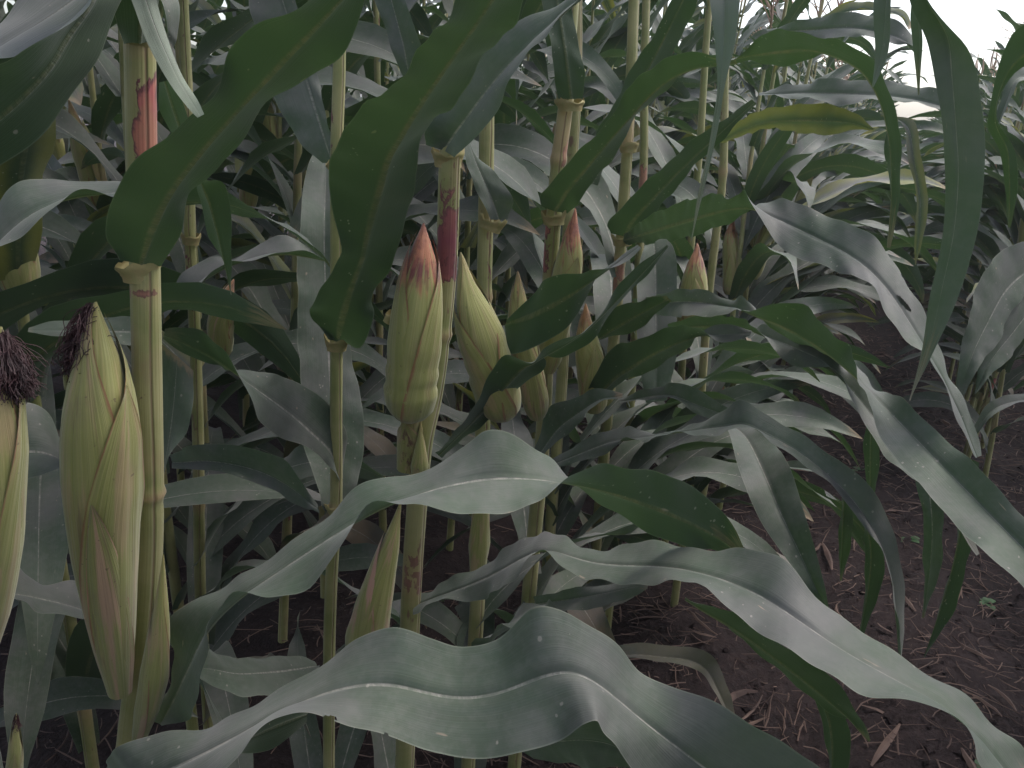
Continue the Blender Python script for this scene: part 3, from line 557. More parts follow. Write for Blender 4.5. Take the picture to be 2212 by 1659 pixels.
yl = lf('J', [(1552, 300, 1556, 312, 2.1), (1618, 250, 1650, 282, 1.7), (1720, 227, 1722, 288, 1.45), (1800, 228, 1790, 292, 1.3), (1850, 250, 1845, 280, 1.22), (1888, 278, 1885, 282, 1.18)], W=.085, s=-1, k=.7, color=(.3, 0, 0)); yl['label'] = 'yellowing leaf with olive margins'
lf('J', [(1640, 200, 1640, 208, 1.5), (1740, 181, 1740, 216, 1.35), (1825, 172, 1832, 229, 1.25), (1920, 182, 1920, 216, 1.17), (2000, 190, 2005, 234, 1.1), (2070, 215, 2065, 250, 1.05), (2120, 270, 2110, 280, 1.02)], W=.08)
lf('J', [(1655, 66, 1662, 72, 1.6), (1755, 40, 1770, 88, 1.45), (1850, 30, 1850, 78, 1.35), (1925, 42, 1925, 95, 1.28), (1965, 70, 1968, 97, 1.24), (1990, 120, 1985, 125, 1.2)], W=.08, k=.7)
lf('J', [(1775, 36, 1782, 42, 1.9), (1845, 4, 1850, 22, 1.8), (1915, 14, 1918, 30, 1.7), (1955, 25, 1950, 40, 1.65), (1968, 62, 1962, 64, 1.62)], W=.05, color=(.5, 0, 0))
plant('K', 'tall maize stalk left of the reddish pointed ear at the path edge', [(1528, 60, 2.5), (1512, 310, 2.5), (1490, 560, 2.52), (1475, 760, 2.55), (1460, 980, 2.6)], .0112, top=2.25)

# the plants leaning in from the right row, their stalks outside the frame
plant('Q', 'maize plant out of frame at right, its long leaf hanging in front of sky', [(2700, -300, .80), (2680, 400, .80), (2660, 1200, .80), (2650, 1500, .81)], .0115, top=2.2, group='maize plants across the path')
lf('Q', [(2690, -330, 2700, -300, .79), (2450, -480, 2470, -380, .70), (2200, -420, 2260, -320, .62), (2030, -200, 2130, -180, .57), (1958, -40, 1995, -40, .55), (2006, 100, 2092, 100, .545), (2032, 230, 2120, 225, .54), (2040, 350, 2128, 350, .54), (2038, 500, 2112, 500, .54), (2010, 640, 2068, 645, .54), (1988, 770, 2010, 775, .54), (1964, 865, 1968, 866, .54)], W=.05, k=.5, fold=.12)
lf('Q', [(2680, -100, 2690, -60, .8), (2400, -330, 2420, -240, .72), (2100, -320, 2130, -240, .66), (1930, -150, 1965, -130, .64), (1892, -20, 1926, -20, .63), (1890, 110, 1920, 110, .63), (1884, 188, 1888, 190, .63)], W=.05, k=.5, color=(0, 0, .35))
lf('Q', [(2680, 100, 2690, 130, .82), (2450, -150, 2470, -80, .78), (2150, -170, 2170, -110, .75), (2000, -60, 2020, -40, .74), (1968, 20, 1990, 20, .74), (1972, 100, 1994, 100, .74), (1984, 205, 1987, 205, .74)], W=.04, k=.5, color=(0, 0, .2))
lf('F', [(1250, -90, 1262, -70, 1.65), (1350, -330, 1380, -250, 1.1), (1480, -330, 1530, -250, .75), (1525, -120, 1600, -120, .60), (1532, -20, 1600, -20, .57), (1545, 100, 1586, 100, .56), (1548, 200, 1566, 200, .555), (1536, 300, 1548, 300, .555), (1510, 420, 1517, 420, .555), (1492, 520, 1495, 520, .555)], W=.05, k=.4, color=(0, 0, .4))
lf('Q', [(2660, 700, 2670, 730, .85), (2420, 100, 2450, 160, .95), (2200, 60, 2220, 140, 1.05), (2135, 250, 2152, 245, 1.08), (2160, 330, 2192, 328, 1.08), (2172, 415, 2198, 410, 1.08), (2178, 492, 2182, 492, 1.08)], W=.05, k=.4)
lf('J', [(1900, 240, 1902, 250, 1.6), (1950, 270, 1975, 262, 1.5), (1962, 340, 1990, 340, 1.45), (1980, 430, 2006, 440, 1.42), (1976, 520, 1992, 520, 1.4), (1976, 572, 1979, 572, 1.4)], W=.05, k=.5, color=(.3, 0, 0))
lf('A', [(266, 94, 336, 94, .60), (250, 30, 350, 40, .59), (240, -50, 365, -45, .575), (255, -150, 390, -140, .55), (330, -260, 400, -250, .52)], W=.07, s=-1, fold=.2)
lf('H', [(1880, 870, 1885, 880, 1.15), (1866, 955, 1896, 955, 1.13), (1868, 1040, 1894, 1040, 1.12), (1876, 1130, 1880, 1130, 1.12)], W=.05, k=.6)
lf('E', [(1690, 1000, 1692, 1010, 1.15), (1760, 1000, 1765, 1020, 1.08), (1810, 1040, 1838, 1045, 1.04), (1812, 1150, 1840, 1140, 1.02), (1812, 1255, 1818, 1255, 1.02)], W=.06, k=.6)
lf('G', [(1780, 1060, 1785, 1070, 1.1), (1850, 1110, 1880, 1120, 1.0), (1868, 1180, 1908, 1190, .97), (1865, 1280, 1895, 1290, .96), (1855, 1378, 1862, 1378, .96)], W=.06, k=.6)
lf('H', [(1975, 1030, 2040, 1035, .98), (1996, 1130, 2042, 1130, .95), (1998, 1230, 2030, 1235, .94), (1992, 1335, 1998, 1335, .94)], W=.07, k=.5)
lf('H', [(2085, 985, 2115, 1000, .90), (2068, 1090, 2100, 1100, .89), (2060, 1200, 2092, 1205, .89), (2030, 1310, 2058, 1315, .89), (1994, 1420, 1998, 1420, .89)], W=.07, k=.5)
lf('D', [(1480, 1290, 1480, 1300, .95), (1600, 1340, 1590, 1370, .86), (1700, 1400, 1690, 1470, .8), (1790, 1470, 1780, 1530, .77), (1858, 1545, 1852, 1568, .75), (1880, 1600, 1876, 1604, .74)], W=.075, s=-1, face='B')
lf('D', [(1740, 1470, 1790, 1490, .83), (1775, 1560, 1830, 1560, .82), (1790, 1660, 1830, 1660, .82), (1795, 1760, 1800, 1760, .82)], W=.06, k=.5)
lf('E', [(1190, 1500, 1200, 1515, 1.5), (1320, 1400, 1330, 1430, 1.5), (1440, 1395, 1430, 1430, 1.5), (1530, 1410, 1510, 1450, 1.48), (1570, 1480, 1545, 1500, 1.47), (1590, 1560, 1580, 1560, 1.46)], W=.06, color=(0, .35, 0))
plant('T', 'maize plant at the right frame edge with a broad grey leaf drooping inward', [(2330, -60, 1.9), (2335, 400, 1.9), (2350, 900, 1.9), (2370, 1100, 1.9)], .0115, top=2.1, group='maize plants across the path')
lf('T', [(2312, 560, 2318, 590, 1.88), (2225, 520, 2250, 600, 1.8), (2140, 560, 2190, 660, 1.72), (2098, 650, 2150, 740, 1.66), (2075, 760, 2110, 800, 1.62), (2062, 880, 2068, 885, 1.6)], W=.09)
lf('T', [(2310, 640, 2318, 660, 1.88), (2230, 610, 2240, 690, 1.78), (2165, 690, 2190, 760, 1.7), (2120, 770, 2140, 810, 1.66), (2105, 850, 2110, 852, 1.64)], W=.085)
lf('T', [(2296, 860, 2300, 880, 1.9), (2215, 850, 2220, 868, 1.8), (2140, 868, 2148, 895, 1.74), (2100, 925, 2108, 940, 1.72)], W=.06)
lf('T', [(2315, 300, 2322, 320, 1.9), (2240, 160, 2255, 200, 1.86), (2190, 140, 2205, 175, 1.83), (2160, 220, 2180, 225, 1.8), (2140, 300, 2146, 300, 1.8)], W=.06)
# leaves of the lower left and the gap between the two near plants
plant('N', 'dim maize plant between nearest stalk and slender stalk, small orange ear on it', [(408, 300, 1.38), (410, 510, 1.38), (420, 700, 1.39), (428, 950, 1.4), (432, 1250, 1.43), (440, 1400, 1.45)], .0095, nodes=(1090,), stains=((540, 660, .4, .25, .8, .1, .4),), top=2.15)
collar(PL['N'], 412, 520, 1.37, 40, 0, 16)
traced_ear(PL['N'], [(480, 765, 1.33), (476, 700, 1.31), (488, 650, 1.31), (505, 603, 1.32)], 50, red=.8, pink=.5, seed=61)
lf('N', [(350, 660, 356, 690, 1.05), (400, 594, 420, 622, 1.05), (470, 560, 482, 580, 1.06), (515, 555, 520, 570, 1.06), (580, 522, 590, 548, 1.06), (640, 523, 642, 545, 1.07), (700, 560, 702, 565, 1.08)][::-1], W=.075)
lf('N', [(428, 1000, 432, 1030, 1.38), (370, 985, 372, 1012, 1.2), (420, 962, 470, 1018, 1.1), (525, 964, 560, 1046, 1.05), (620, 1000, 640, 1085, 1.02), (685, 1092, 690, 1108, 1.0)][1:], W=.085)
lf('N', [(290, 688, 290, 745, .95), (230, 682, 230, 742, .95), (150, 698, 160, 730, .95), (62, 709, 60, 717, .94)], W=.08)
lf('N', [(680, 1430, 690, 1445, .95), (590, 1418, 640, 1505, .88), (500, 1428, 540, 1505, .82), (445, 1400, 450, 1480, .78), (405, 1440, 410, 1450, .75)], W=.085)
lf('Z', [(-70, 1250, -60, 1300, .7), (20, 1228, 40, 1295, .74), (85, 1260, 100, 1332, .78), (165, 1264, 205, 1345, .82), (240, 1330, 250, 1345, .85)], W=.085)
lf('D', [(1030, 1560, 1035, 1600, .8), (1150, 1560, 1230, 1650, .66), (1245, 1540, 1300, 1655, .6), (1330, 1560, 1365, 1660, .58), (1400, 1680, 1405, 1690, .57)], W=.08, k=.5, face='T')
lf('A', [(668, 1528, 660, 1560, .50), (610, 1520, 590, 1612, .51), (550, 1555, 528, 1628, .52), (512, 1606, 508, 1618, .53)], W=.07, k=.4, face='B')
lf('E', [(1155, 1290, 1160, 1320, 1.2), (1225, 1275, 1235, 1320, 1.12), (1320, 1262, 1330, 1305, 1.06), (1400, 1250, 1400, 1272, 1.0)], W=.075)

# ------------------------------------------------------------------ the kind of plant that fills the rows
def blade(L, Wd, elev, droop, pw, twist, seed, nv=22, nu=5, wav=0.010):
    rg = np.random.default_rng(seed); s = np.linspace(0, 1, nv); ang = elev-droop*s**pw
    az = twist*0.35*np.sin(s*2.2+seed)
    dx = np.cos(ang); dz = np.sin(ang); st = L/(nv-1)
    m = np.zeros((nv, 3)); m[1:, 0] = np.cumsum(dx[:-1]*np.cos(az[:-1]))*st; m[1:, 1] = np.cumsum(dx[:-1]*np.sin(az[:-1]))*st; m[1:, 2] = np.cumsum(dz[:-1])*st
    T = np.gradient(m, axis=0); T /= np.linalg.norm(T, axis=1)[:, None]
    side = np.cross(np.array([0, 0, 1.0]), T); side /= np.linalg.norm(side, axis=1)[:, None]+1e-6
    N = np.cross(T, side); tw = twist*(s**1.3)*2.0+0.15*np.sin(s*6+seed)
    S2 = side*np.cos(tw)[:, None]+N*np.sin(tw)[:, None]; N2 = np.cross(T, S2)
    hw = Wd/2*np.array([lprof(x) for x in s*0.995]); hw[-1] = 0.0006
    pts = np.zeros((nv, nu, 3)); uv = np.zeros((nv, nu, 2)); ph = rg.random()*9; fr = rg.uniform(13, 24)
    for j, t in enumerate(np.linspace(-1, 1, nu)):
        lift = .22*hw*abs(t)**1.2+wav*abs(t)**2*np.sin(s*fr+ph+(2.4 if t > 0 else 0))*np.minimum(1, hw*40)
        pts[:, j] = m+S2*(hw*t)[:, None]+N2*lift[:, None]; uv[:, j, 0] = (t+1)/2; uv[:, j, 1] = s
    return pts[:, ::-1], uv[:, ::-1]
LEAFKIND = []
for i in range(30):
    rg = random.Random(i*13+5); z = i % 3
    LEAFKIND.append(dict(L=rg.uniform(.62, .86) if z else rg.uniform(.5, .68), Wd=rg.uniform(.068, .096), elev=R(rg.uniform(52, 74)), droop=R(rg.uniform(70, 150)) if z else R(rg.uniform(25, 70)),
                         pw=rg.uniform(.9, 1.7), twist=rg.uniform(-.9, .9), seed=i))
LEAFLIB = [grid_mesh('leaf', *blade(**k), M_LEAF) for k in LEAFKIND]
LEAFLOW = [blade(**{**k, 'nv': 9, 'nu': 3}) for k in LEAFKIND]
DROOP = [i for i in range(30) if i % 3]; ERECT = [i for i in range(30) if i % 3 == 0]
def stalk_shape(seed, n=40, nu=11, h=2.05, r0=.0122):
    rg = np.random.default_rng(seed); z = np.linspace(-.03, h, n); ph = rg.random(2)*6
    path = np.stack([.012*np.sin(z*3+ph[0]), .012*np.sin(z*2.3+ph[1]), z], 1)
    rad = r0*np.clip(1.08-z/h*.62, .3, 1.1); rad *= 1+.10*(np.abs(((z*7) % 1)-.5) > .42)
    return path, rad, nu
STALKLIB = []
for i in range(5):
    pth, rad, nu = stalk_shape(i); a_, u_ = tube_pts(pth, rad, nu)
    att = np.zeros((len(pth), nu, 4)); att[..., 3] = 1; rg = np.random.default_rng(i+50)
    for k in range(4):
        z0 = rg.uniform(.3, 1.8); att[..., 0] = np.maximum(att[..., 0], .75*np.exp(-((pth[:, 2]-z0)/.08)**2)[:, None]*np.clip(1-np.abs(np.linspace(0, 1, nu)-rg.random())*4, 0, 1)[None])
    att[..., 1] = .5*(np.abs(((pth[:, 2]*7) % 1)-.5) > .42)[:, None]
    STALKLIB.append((grid_mesh('stalk', a_, u_, M_STALK, attr=att), pth))
def tassel_mesh(seed):
    rg = np.random.default_rng(seed)
    V, Fc = [], []
    for b in range(9):
        n = 9; az = rg.random()*6.28; el = R(rg.uniform(48, 72)) if b else R(88); ln = rg.uniform(.16, .24) if b else .3; q = np.array([0, 0, .02*b if b else 0.0]); path = [q]
        for s in range(n-1):
            el -= R(5) if b else 0; q = q+np.array([math.cos(el)*math.cos(az), math.cos(el)*math.sin(az), math.sin(el)])*ln/(n-1); path.append(q)
        o = len(V); r = .0032
        for q in path:
            jit = r*(1+rg.uniform(-.5, .6))
            for a in (0, 2.1, 4.2): V.append((q[0]+jit*math.cos(a), q[1]+jit*math.sin(a), q[2]+jit*.3*math.sin(a*2)))
        for s in range(n-1):
            for a in range(3): Fc.append((o+s*3+a, o+s*3+(a+1) % 3, o+s*3+3+(a+1) % 3, o+s*3+3+a))
    me = bpy.data.meshes.new('tassel'); me.from_pydata(V, [], Fc); me.materials.append(M_TASSEL); return me
TASSEL = [tassel_mesh(i) for i in range(3)]
# a library ear: core and husk leaves, copied with its plant
EARLIB = []
for i in range(4):
    tmp = thing('maize_plant', 'x', 'maize plant', (0, 0, 0))
    e = build_ear(tmp, [np.array((0, 0, 0.0)), np.array((.012, 0, .09)), np.array((.03, .004*i, .19)), np.array((.05, 0, .28))], .027+.002*i, red=.9 if i % 2 else .5, pink=.3, seed=70+i, shells=((.05, .36, 1.0), (.5, .36, .95), (-.28, .3, .85)))
    EARLIB.append([(c.name.split('.')[0], c.data, tuple(c.color)) for c in e.children])
    for c in list(e.children): bpy.data.objects.remove(c)
    bpy.data.objects.remove(e); bpy.data.objects.remove(tmp)

def plan_plant(x, y, rg, side):
    "where the leaves, ear and tassel of one plant go: list of (kind, z, azimuth, scale, dry, yellow)"
    az0 = (0 if rg.random() < .5 else math.pi)+rg.gauss(0, .5); h = rg.uniform(.92, 1.06)*(1.08 if side[0] == 'L' and side != 'L1' else 1.06 if side in ('R2', 'R3', 'R4', 'R5') else .99 if side == 'R1' else .97-.10*min(1, y/9)-(.26 if side == 'M' else 0)); lv = []; thick = side[0] == 'L' and side != 'L1' or side in ('R2', 'R3')
    z = rg.uniform(.12, .22); k = 0; lane = {'L1': 0.0, 'R1': math.pi}.get(side)
    while z < 2.0:
        az = az0+math.pi*(k % 2)+rg.gauss(0, .32)
        if lane is not None and .35 < z < 1.3 and rg.random() < .5: az = lane+rg.gauss(0, .75)
        low = z < .62
        kind = rg.choice(DROOP) if z < 1.3 else (rg.choice(ERECT) if rg.random() < (.98 if side in ('L1', 'R1') else .75) else rg.choice(DROOP))
        scl = rg.uniform(.85, 1.08)*(1.05 if .5 < z < 1.3 else (.95 if thick else .78) if z < 1.6 else (.9 if thick else .62))
        dry = rg.uniform(.4, 1) if z < .5 and rg.random() < .12 else 0.0
        yel = rg.uniform(.3, .9) if rg.random() < .07 else 0.0
        lv.append((kind, z*h, az, scl, dry, yel)); z += rg.uniform(.07, .12) if z < 1.3 or thick else rg.uniform(.12, .17); k += 1
    return dict(h=h, leaves=lv, ear=(rg.randrange(4), rg.uniform(.92, 1.15)*h, az0+rg.gauss(0, .6)) if rg.random() < (.3 if side == 'L2' else .85) else None, lean=(rg.gauss(0, .03), rg.gauss(0, .03)), stalk=rg.randrange(5), tas=rg.choice((0, 1, 2, 3, 3)))
def tilt(lean): return Euler((lean[0], lean[1], 0)).to_matrix().to_4x4()
def detailed(x, y, pl, label, group, ear_parts=True, hmax=None):
    e = thing('maize_plant', label, 'maize plant', (x, y, 0), group); e.rotation_euler = (pl['lean'][0], pl['lean'][1], 0)
    sm, pth = STALKLIB[pl['stalk']]; s = link('stalk', sm, e); s.scale = (1, 1, pl['h'])
    for (kind, z, az, scl, dry, yel) in pl['leaves']:
        o = link('leaf', LEAFLIB[kind], e, (yel, dry, 0)); zz = z/pl['h']
        o.location = (np.interp(zz, pth[:, 2], pth[:, 0])+.006*math.cos(az), np.interp(zz, pth[:, 2], pth[:, 1])+.006*math.sin(az), z); o.rotation_euler = (0, 0, az); o.scale = (scl, scl, scl)
    if pl['ear']:
        k, z, az = pl['ear']; loc = (.018*math.cos(az), .018*math.sin(az), z)
        if ear_parts:
            r = bpy.data.objects.new('ear', None); COL.objects.link(r); r.parent = e; r.location = loc; r.rotation_euler = (0, 0, az)
            for nm, me, c in EARLIB[k]: link(nm, me, r, c[:3])
        else:
            r = link('ear', EARLIB[k][0][1], e, EARLIB[k][0][2][:3]); r.location = loc; r.rotation_euler = (0, 0, az)
    if pl['tas'] == 3: return e
    t = link('tassel', TASSEL[pl['tas']], e); t.location = (pth[-1, 0], pth[-1, 1], 2.03*pl['h'])
    return e
class Acc:
    def __init__(s): s.v, s.f, s.uv, s.mi, s.n = [], [], [], [], 0
    def add(s, pts, uv, M, mi):
        nv, nu = pts.shape[:2]; q = pts.reshape(-1, 3) @ np.array(M.to_3x3()).T+np.array(M.translation)
        i = np.arange((nv-1)*(nu-1)); a = (i//(nu-1))*nu+i % (nu-1)
        f = np.stack([a, a+1, a+nu+1, a+nu], 1)
        s.v.append(q); s.f.append(f+s.n); s.uv.append(uv.reshape(-1, 2)[f.ravel()]); s.mi.append(np.full(len(f), mi)); s.n += len(q)
    def mesh(s, name, mats):
        v = np.concatenate(s.v); f = np.concatenate(s.f); me = bpy.data.meshes.new(name)
        me.vertices.add(len(v)); me.vertices.foreach_set('co', v.astype(np.float32).ravel())
        me.loops.add(f.size); me.loops.foreach_set('vertex_index', f.astype(np.int32).ravel())
        me.polygons.add(len(f)); me.polygons.foreach_set('loop_start', np.arange(0, f.size, 4, dtype=np.int32)); me.polygons.foreach_set('loop_total', np.full(len(f), 4, np.int32))
        me.polygons.foreach_set('material_index', np.concatenate(s.mi).astype(np.int32)); me.polygons.foreach_set('use_smooth', np.ones(len(f), bool))
        ul = me.uv_layers.new(name='UVMap'); ul.data.foreach_set('uv', np.concatenate(s.uv).astype(np.float32).ravel())
        for m in mats: me.materials.append(m)
        me.update(calc_edges=True); me.validate(); return me
LOWST = []
for i in range(5):
    pth, rad, nu = stalk_shape(i); sel = [0, 12, 24, 39]; LOWST.append((tube_pts(pth[sel], rad[sel], 5), pth))
ep = np.array([(0, 0, 0.0), (.012, 0, .09), (.03, 0, .19), (.05, 0, .28)]); LOWEAR = tube_pts(ep, [.018, .028, .022, .002], 6)
tp = np.array([(0, 0, 0.0), (.01, 0, .12), (0, 0, .26)]); LOWTAS = tube_pts(tp, [.004, .012, .002], 4)
def rough(acc, x, y, pl):
    B = Matrix.Translation((x, y, 0)) @ tilt(pl['lean'])
    (sp, su), pth = LOWST[pl['stalk']]; acc.add(sp, su, B @ Matrix.Diagonal((1, 1, pl['h'], 1)), 1)
    for (kind, z, az, scl, dry, yel) in pl['leaves']:
        acc.add(*LEAFLOW[kind], B @ Matrix.Translation((0, 0, z)) @ Matrix.Rotation(az, 4, 'Z') @ Matrix.Scale(scl, 4), 0)
    if pl['ear']:
        k, z, az = pl['ear']; acc.add(*LOWEAR, B @ Matrix.Translation((.018*math.cos(az), .018*math.sin(az), z)) @ Matrix.Rotation(az, 4, 'Z'), 2)
    if pl['tas'] < 3: acc.add(*LOWTAS, B @ Matrix.Translation((0, 0, 2.03*pl['h'])), 3)
MATS = [M_LEAF, M_STALK, M_HUSK, M_TASSEL]

# rows along +Y: the front row at x = -.48 with the path on its right, more rows behind it and across the path
rg = random.Random(21); spots = []
ROWS = [(-.48, 2.85, 34, .23, 'L1'), (-1.28, .35, 30, .23, 'L2'), (-2.05, .9, 26, .24, 'L3'), (-2.85, 1.4, 24, .26, 'L4'), (-3.65, 2.0, 22, .28, 'L5'), (-4.5, 2.6, 20, .32, 'L6'),
        (.64, 4.0, 36, .2, 'R1'), (1.6, 5.6, 34, .25, 'R2'), (2.4, 8, 32, .28, 'R3'), (3.2, 10, 32, .32, 'R4'), (4.0, 12, 32, .4, 'R5'), (.12, 11, 34, .5, 'M'), (-.15, 12, 34, .6, 'M'), (.4, 12, 34, .6, 'M')]
for (x, y0, y1, stp, row) in ROWS:
    y = y0
    while y < y1:
        px = x+rg.gauss(0, .05); py = y+rg.uniform(-.05, .05); y += stp*(1 if y < 12 else 1.35)
        spots.append((px, py, row))
def key(s):
    d = math.hypot(s[0], s[1]); return d*(1 if s[2] in ('L1', 'R1', 'L2') else 1.35)
spots.sort(key=key)
LAB = {'L1': ('maize plant further along the front row, arching leaves over the bare path', 'front row plants further along the path'),
       'L2': ('maize plant standing in the second row, half hidden behind the front row', 'second row plants behind the front row'),
       'R1': ('maize plant in the row across the bare path, leaves hanging over the soil', 'right row plants across the path')}
LABX = {'M': ('short maize plant standing in the path at its far end', 'plants closing the far end of the path'), 'L': ('maize plant deep in the left rows, seen only through gaps in nearer leaves', 'plants deep in the left rows'),
        'R': ('maize plant in the rows behind the one across the path, tops against sky', 'plants in the rows beyond the right row')}
acc = Acc(); SIMPLE = {}
N_DET, N_ALL = 150, 270
for i, (x, y, row) in enumerate(spots):
    pl = plan_plant(x, y, rg, row)
    lab, grp = LAB.get(row) or LABX[row[0]]
    if i < N_DET: detailed(x, y, pl, lab, grp, ear_parts=math.hypot(x, y) < 3.6)
    elif i < N_ALL:
        k = (i % 24)
        if k not in SIMPLE:
            a2 = Acc(); pl['lean'] = (0, 0); rough(a2, 0, 0, pl); SIMPLE[k] = a2.mesh('maize_plant', MATS)
        o = link('maize_plant', SIMPLE[k], None); o.location = (x, y, 0); o.rotation_euler = (rg.gauss(0, .03), rg.gauss(0, .03), rg.choice((0, math.pi))+rg.gauss(0, .3))
        o['label'] = lab; o['category'] = 'maize plant'; o['group'] = grp; o.color = (0, 0, 0, 1)
    else: rough(acc, x, y, pl)
far = link('maize_field', acc.mesh('maize_field', MATS), None, (0, 0, 0)); far['kind'] = 'stuff'; far['label'] = 'mass of distant maize rows closing the end of the path'; far['category'] = 'maize field'

# neighbours of the front plants just outside the picture: only leaves that stay out of the frame
def outside(o_mw, kind):
    for v in LEAFLIB[kind].vertices:
        q = o_mw @ v.co; pr = proj(q)
        if (q-CAM).length < .5 or (pr and -80 < pr[0] < W_+80 and -80 < pr[1] < H_+80): return False
    return True
nb = [(-.5+rg.gauss(0, .04), y, 'neighbouring maize plant of the front row standing beside the viewer', 'front row plants beside the viewer') for y in (-1.3, -1.05, -.8, -.55, -.3, -.06, .15)]
nb += [(.82+rg.gauss(0, .04), y, 'neighbouring maize plant of the right row standing beside the viewer', 'right row plants beside the viewer') for y in (-1.2, -.95, -.7, -.45, -.2, .05, .3, .55, .8, 1.05, 1.3, 1.55, 1.8, 2.05, 2.3, 2.55, 2.8, 3.05, 3.3, 3.55, 3.75)]
nb += [(-1.28+rg.gauss(0, .04), y, 'neighbouring maize plant of the second row outside the picture', 'second row plants outside the picture') for y in (-1, -.75, -.5, -.25, 0, .2)]
nb += [(1.6+rg.gauss(0, .04), y, 'maize plant of the second row across the path outside the picture', 'right second row plants outside the picture') for y in (-.6, -.2, .2, .6, 1.0, 1.4, 1.8, 2.2, 2.6, 3.0, 3.4, 3.8, 4.2, 4.6, 5.0, 5.3)]
for (x, y, lab, grp) in nb:
    pl = plan_plant(x, y, rg, 'R1'); B = Matrix.Translation((x, y, 0)) @ tilt(pl['lean'])
    pl['leaves'] = [l for l in pl['leaves'] if outside(B @ Matrix.Translation((0, 0, l[1])) @ Matrix.Rotation(l[2], 4, 'Z') @ Matrix.Scale(l[3], 4), l[0])]
    pl['ear'] = None
    detailed(x, y, pl, lab, grp)

# hero plants also carry leaves above and below what was traced
def extra(key, zs, seed, azr=None, scl=1.0):
    rg = random.Random(seed); e = PL[key]
    st = [c for c in e.children if c.name.startswith('stalk')][0]; co = np.array([v.co for v in st.data.vertices])
    for z in zs:
        near_ = co[np.abs(co[:, 2]-z) < .03]
        if not len(near_): continue
        c = near_.mean(0); az = azr() if azr else rg.random()*6.28
        o = link('leaf', LEAFLIB[rg.choice(DROOP if z < 1.6 else ERECT)], e, (0, rg.uniform(.4, 1) if z < .5 and rg.random() < .15 else 0, 0))
        o.location = (c[0], c[1], z); o.rotation_euler = (0, 0, az); o.scale = (scl*.85,)*3
for n_, k in enumerate('FGHJK'):
    extra(k, [.25, .34, .42, .5, .58, .66], 30+n_, azr=(lambda r=random.Random(n_+77): r.gauss(0, .8)), scl=1.1); extra(k, [.3, .45, .6, .75, .95, 1.15], 130+n_, azr=(lambda r=random.Random(n_+87): R(180)+r.gauss(0, .8)), scl=1.1)
    extra(k, [1.75, 1.9, 2.02], 40+n_, azr=(lambda r=random.Random(n_): R(180)+r.gauss(0, .7)))
for n_, k in enumerate('DEN'): extra(k, [.2, .32, .4, .5, .6], 60+n_, scl=1.0)
for n_, k in enumerate('BC'): extra(k, [.22, .36], 160+n_, azr=(lambda r=random.Random(n_+19): R(170)+r.gauss(0, .8)), scl=.75)
for n_, k in enumerate('ABCDEN'): extra(k, [1.95, 2.08], 80+n_, azr=(lambda r=random.Random(n_+9): R(180)+r.gauss(0, .6)))
for k in PL:
    if k not in 'QT':
        e = PL[k]; st = [c for c in e.children if c.name.startswith('stalk')][0]; tv = max(st.data.vertices, key=lambda v: v.co.z).co
        o = link('tassel', TASSEL[len(k) % 3], e); o.location = (tv.x, tv.y, tv.z-.02)

# ------------------------------------------------------------------ litter and weeds on the path
lv, lfc = [], []
for i in range(8000):
    if i % 4: x, y = rg.uniform(-.75, .95), .35+rg.random()**1.6*7
    else: x, y = rg.uniform(-2.2, -.3), rg.uniform(.5, 4.5)
    L = abs(rg.gauss(.05, .035))+.015; wd = rg.uniform(.0008, .0024); az = rg.random()*6.283; z = float(ground_h(x, y))+rg.uniform(.003, .018); el = rg.gauss(0, .18); bend = rg.gauss(0, .25)
    o = len(lv); p = Vector((x, y, z))
    for s in range(4):
        d = Vector((math.cos(az+bend*s), math.sin(az+bend*s), el)); n = Vector((-d.y, d.x, 0)).normalized()*wd*(1 if s < 3 else .4)
        lv += [tuple(p+n), tuple(p-n), tuple(p+Vector((0, 0, wd)))]
        p = p+d*L/3
    for s in range(3):
        a = o+s*3
        lfc += [(a, a+3, a+5, a+2), (a+2, a+5, a+4, a+1)]
for i in range(260):        # larger scraps of dry leaf and stem
    x, y = rg.uniform(-.9, .9), .45+rg.random()**1.4*6
    L = rg.uniform(.05, .2); wd = rg.uniform(.002, .011); az = rg.random()*6.283; z = float(ground_h(x, y))+rg.uniform(.006, .02); bend = rg.gauss(0, .4); rl = rg.uniform(-.7, .7)
    o = len(lv); p = Vector((x, y, z))
    for s in range(6):
        d = Vector((math.cos(az+bend*s*.4), math.sin(az+bend*s*.4), rg.gauss(0, .12))); k = math.sin((s+.6)/6.2*math.pi)
        n = Vector((-d.y, d.x, rl)).normalized()*wd*k
        lv += [tuple(p+n), tuple(p-n), tuple(p+Vector((0, 0, wd*.6*k)))]; p = p+d*L/5
    for s in range(5):
        a = o+s*3; lfc += [(a, a+3, a+5, a+2), (a+2, a+5, a+4, a+1)]
me = bpy.data.meshes.new('straw_litter'); me.from_pydata(lv, [], lfc); me.materials.append(M_STRAW)
o = link('straw_litter', me); o['kind'] = 'stuff'; o['label'] = 'dry straw and root bits scattered over dark soil of the path'; o['category'] = 'straw litter'
cv, cf = [], []
for i in range(2600):
    x, y = rg.uniform(-.8, 1.1), .3+rg.random()**1.5*6; r = abs(rg.gauss(0, .008))+.003; z = float(ground_h(x, y))
    o_ = len(cv)
    for (a, b, c) in ((1, 0, 0), (0, 1, 0), (-1, 0, 0), (0, -1, 0), (0, 0, 1), (.6, .6, .6), (-.6, -.6, .6)):
        k = rg.uniform(.6, 1.3)*r; cv.append((x+a*k, y+b*k, z+c*k*.8))
    cf += [(o_, o_+5, o_+4), (o_, o_+1, o_+5), (o_+1, o_+4, o_+5), (o_+1, o_+2, o_+4), (o_+2, o_+6, o_+4), (o_+2, o_+3, o_+6), (o_+3, o_+4, o_+6), (o_+3, o_, o_+4)]
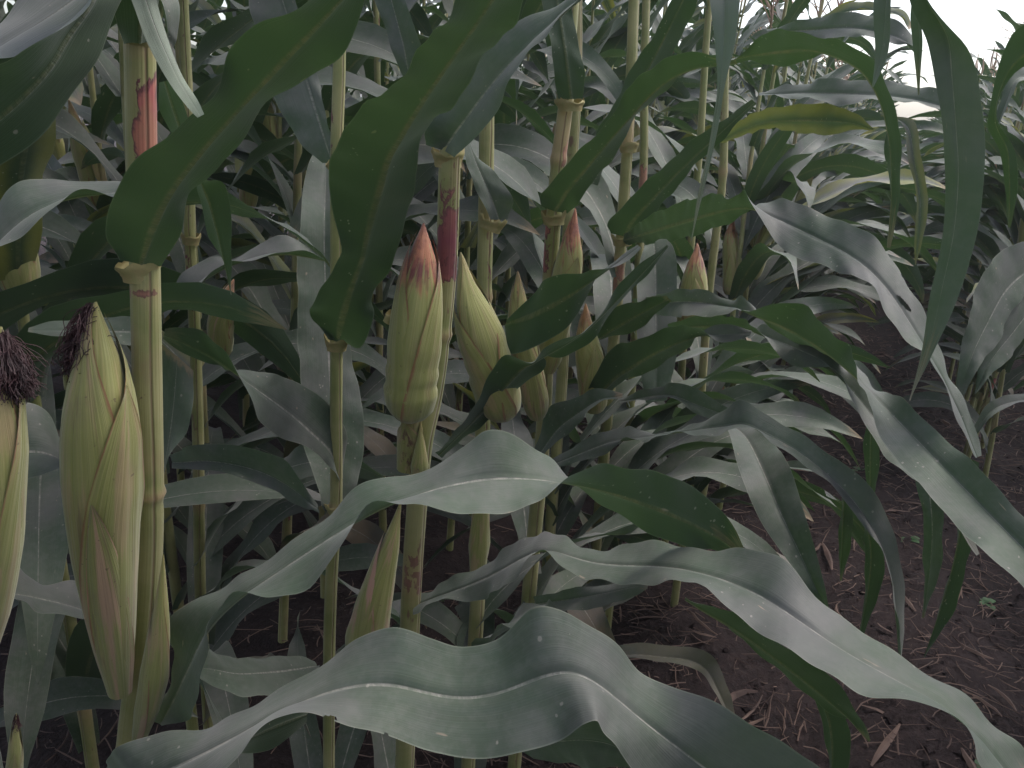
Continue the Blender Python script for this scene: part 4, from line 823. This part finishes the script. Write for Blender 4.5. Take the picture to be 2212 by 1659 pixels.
me = bpy.data.meshes.new('soil_clods'); me.from_pydata(cv, [], cf); bmx = bmesh.new(); bmx.from_mesh(me); bmesh.ops.recalc_face_normals(bmx, faces=bmx.faces); bmx.to_mesh(me); bmx.free(); me.materials.append(M_SOIL); o = link('soil_clods', me); o['kind'] = 'stuff'; o['label'] = 'small crumbled clods of dark soil'; o['category'] = 'soil'
def weed(x, y, n, s, seed, label):
    rr = random.Random(seed); e = thing('weed', label, 'weed', (x, y, float(ground_h(x, y))-.004), 'weeds on the path')
    for i in range(n):
        az = i*2.4+rr.random(); L = s*rr.uniform(.7, 1.2); el = R(rr.uniform(15, 60)); V, Fc = [], []
        for k in range(8):
            t = k/7; hw = .24*L*math.sin(math.pi*min(1, .04+t*.96))**.8 if t > .25 else .0012
            V += [(L*t*math.cos(el), hw, L*t*math.sin(el)-.5*L*t*t+.12*hw), (L*t*math.cos(el), 0, L*t*math.sin(el)-.5*L*t*t), (L*t*math.cos(el), -hw, L*t*math.sin(el)-.5*L*t*t+.12*hw)]
        for k in range(7):
            a = k*3; Fc += [(a, a+1, a+4, a+3), (a+1, a+2, a+5, a+4)]
        m = bpy.data.meshes.new('leaf'); m.from_pydata(V, [], Fc); m.polygons.foreach_set('use_smooth', [True]*len(Fc)); m.materials.append(M_WEED); o = link('leaf', m, e); o.rotation_euler = (0, 0, az)
for i, (x, y) in enumerate([(-.02, 1.55), (.12, 2.3), (-.1, 2.75), (.45, 1.95), (.3, 3.2), (-.15, 1.2), (.55, 2.9), (.1, 3.9), (-.2, 1.75)]):
    weed(x, y, 5+i % 3, .05+.012*(i % 3), i, 'small broad leaved weed on bare soil under the overhanging maize leaves')

# ------------------------------------------------------------------ added thin volume standing in for the lens flare veil
hm = bpy.data.materials.new('flare_veil'); hm.use_nodes = True; hm.node_tree.nodes.clear()
ho = hm.node_tree.nodes.new('ShaderNodeOutputMaterial'); hv = hm.node_tree.nodes.new('ShaderNodeVolumePrincipled')
hv.inputs['Color'].default_value = (.93, .95, 1, 1); hv.inputs['Density'].default_value = 0.0035; hv.inputs['Anisotropy'].default_value = 0.3
hm.node_tree.links.new(hv.outputs[0], ho.inputs['Volume'])
bmx = bmesh.new(); bmesh.ops.create_cube(bmx, size=1); me = bpy.data.meshes.new('flare_veil'); bmx.to_mesh(me); bmx.free(); me.materials.append(hm)
hz = link('flare_veil', me); hz.scale = (640, 480, 4.2); hz.location = (0, 190, .95); hz['kind'] = 'stuff'
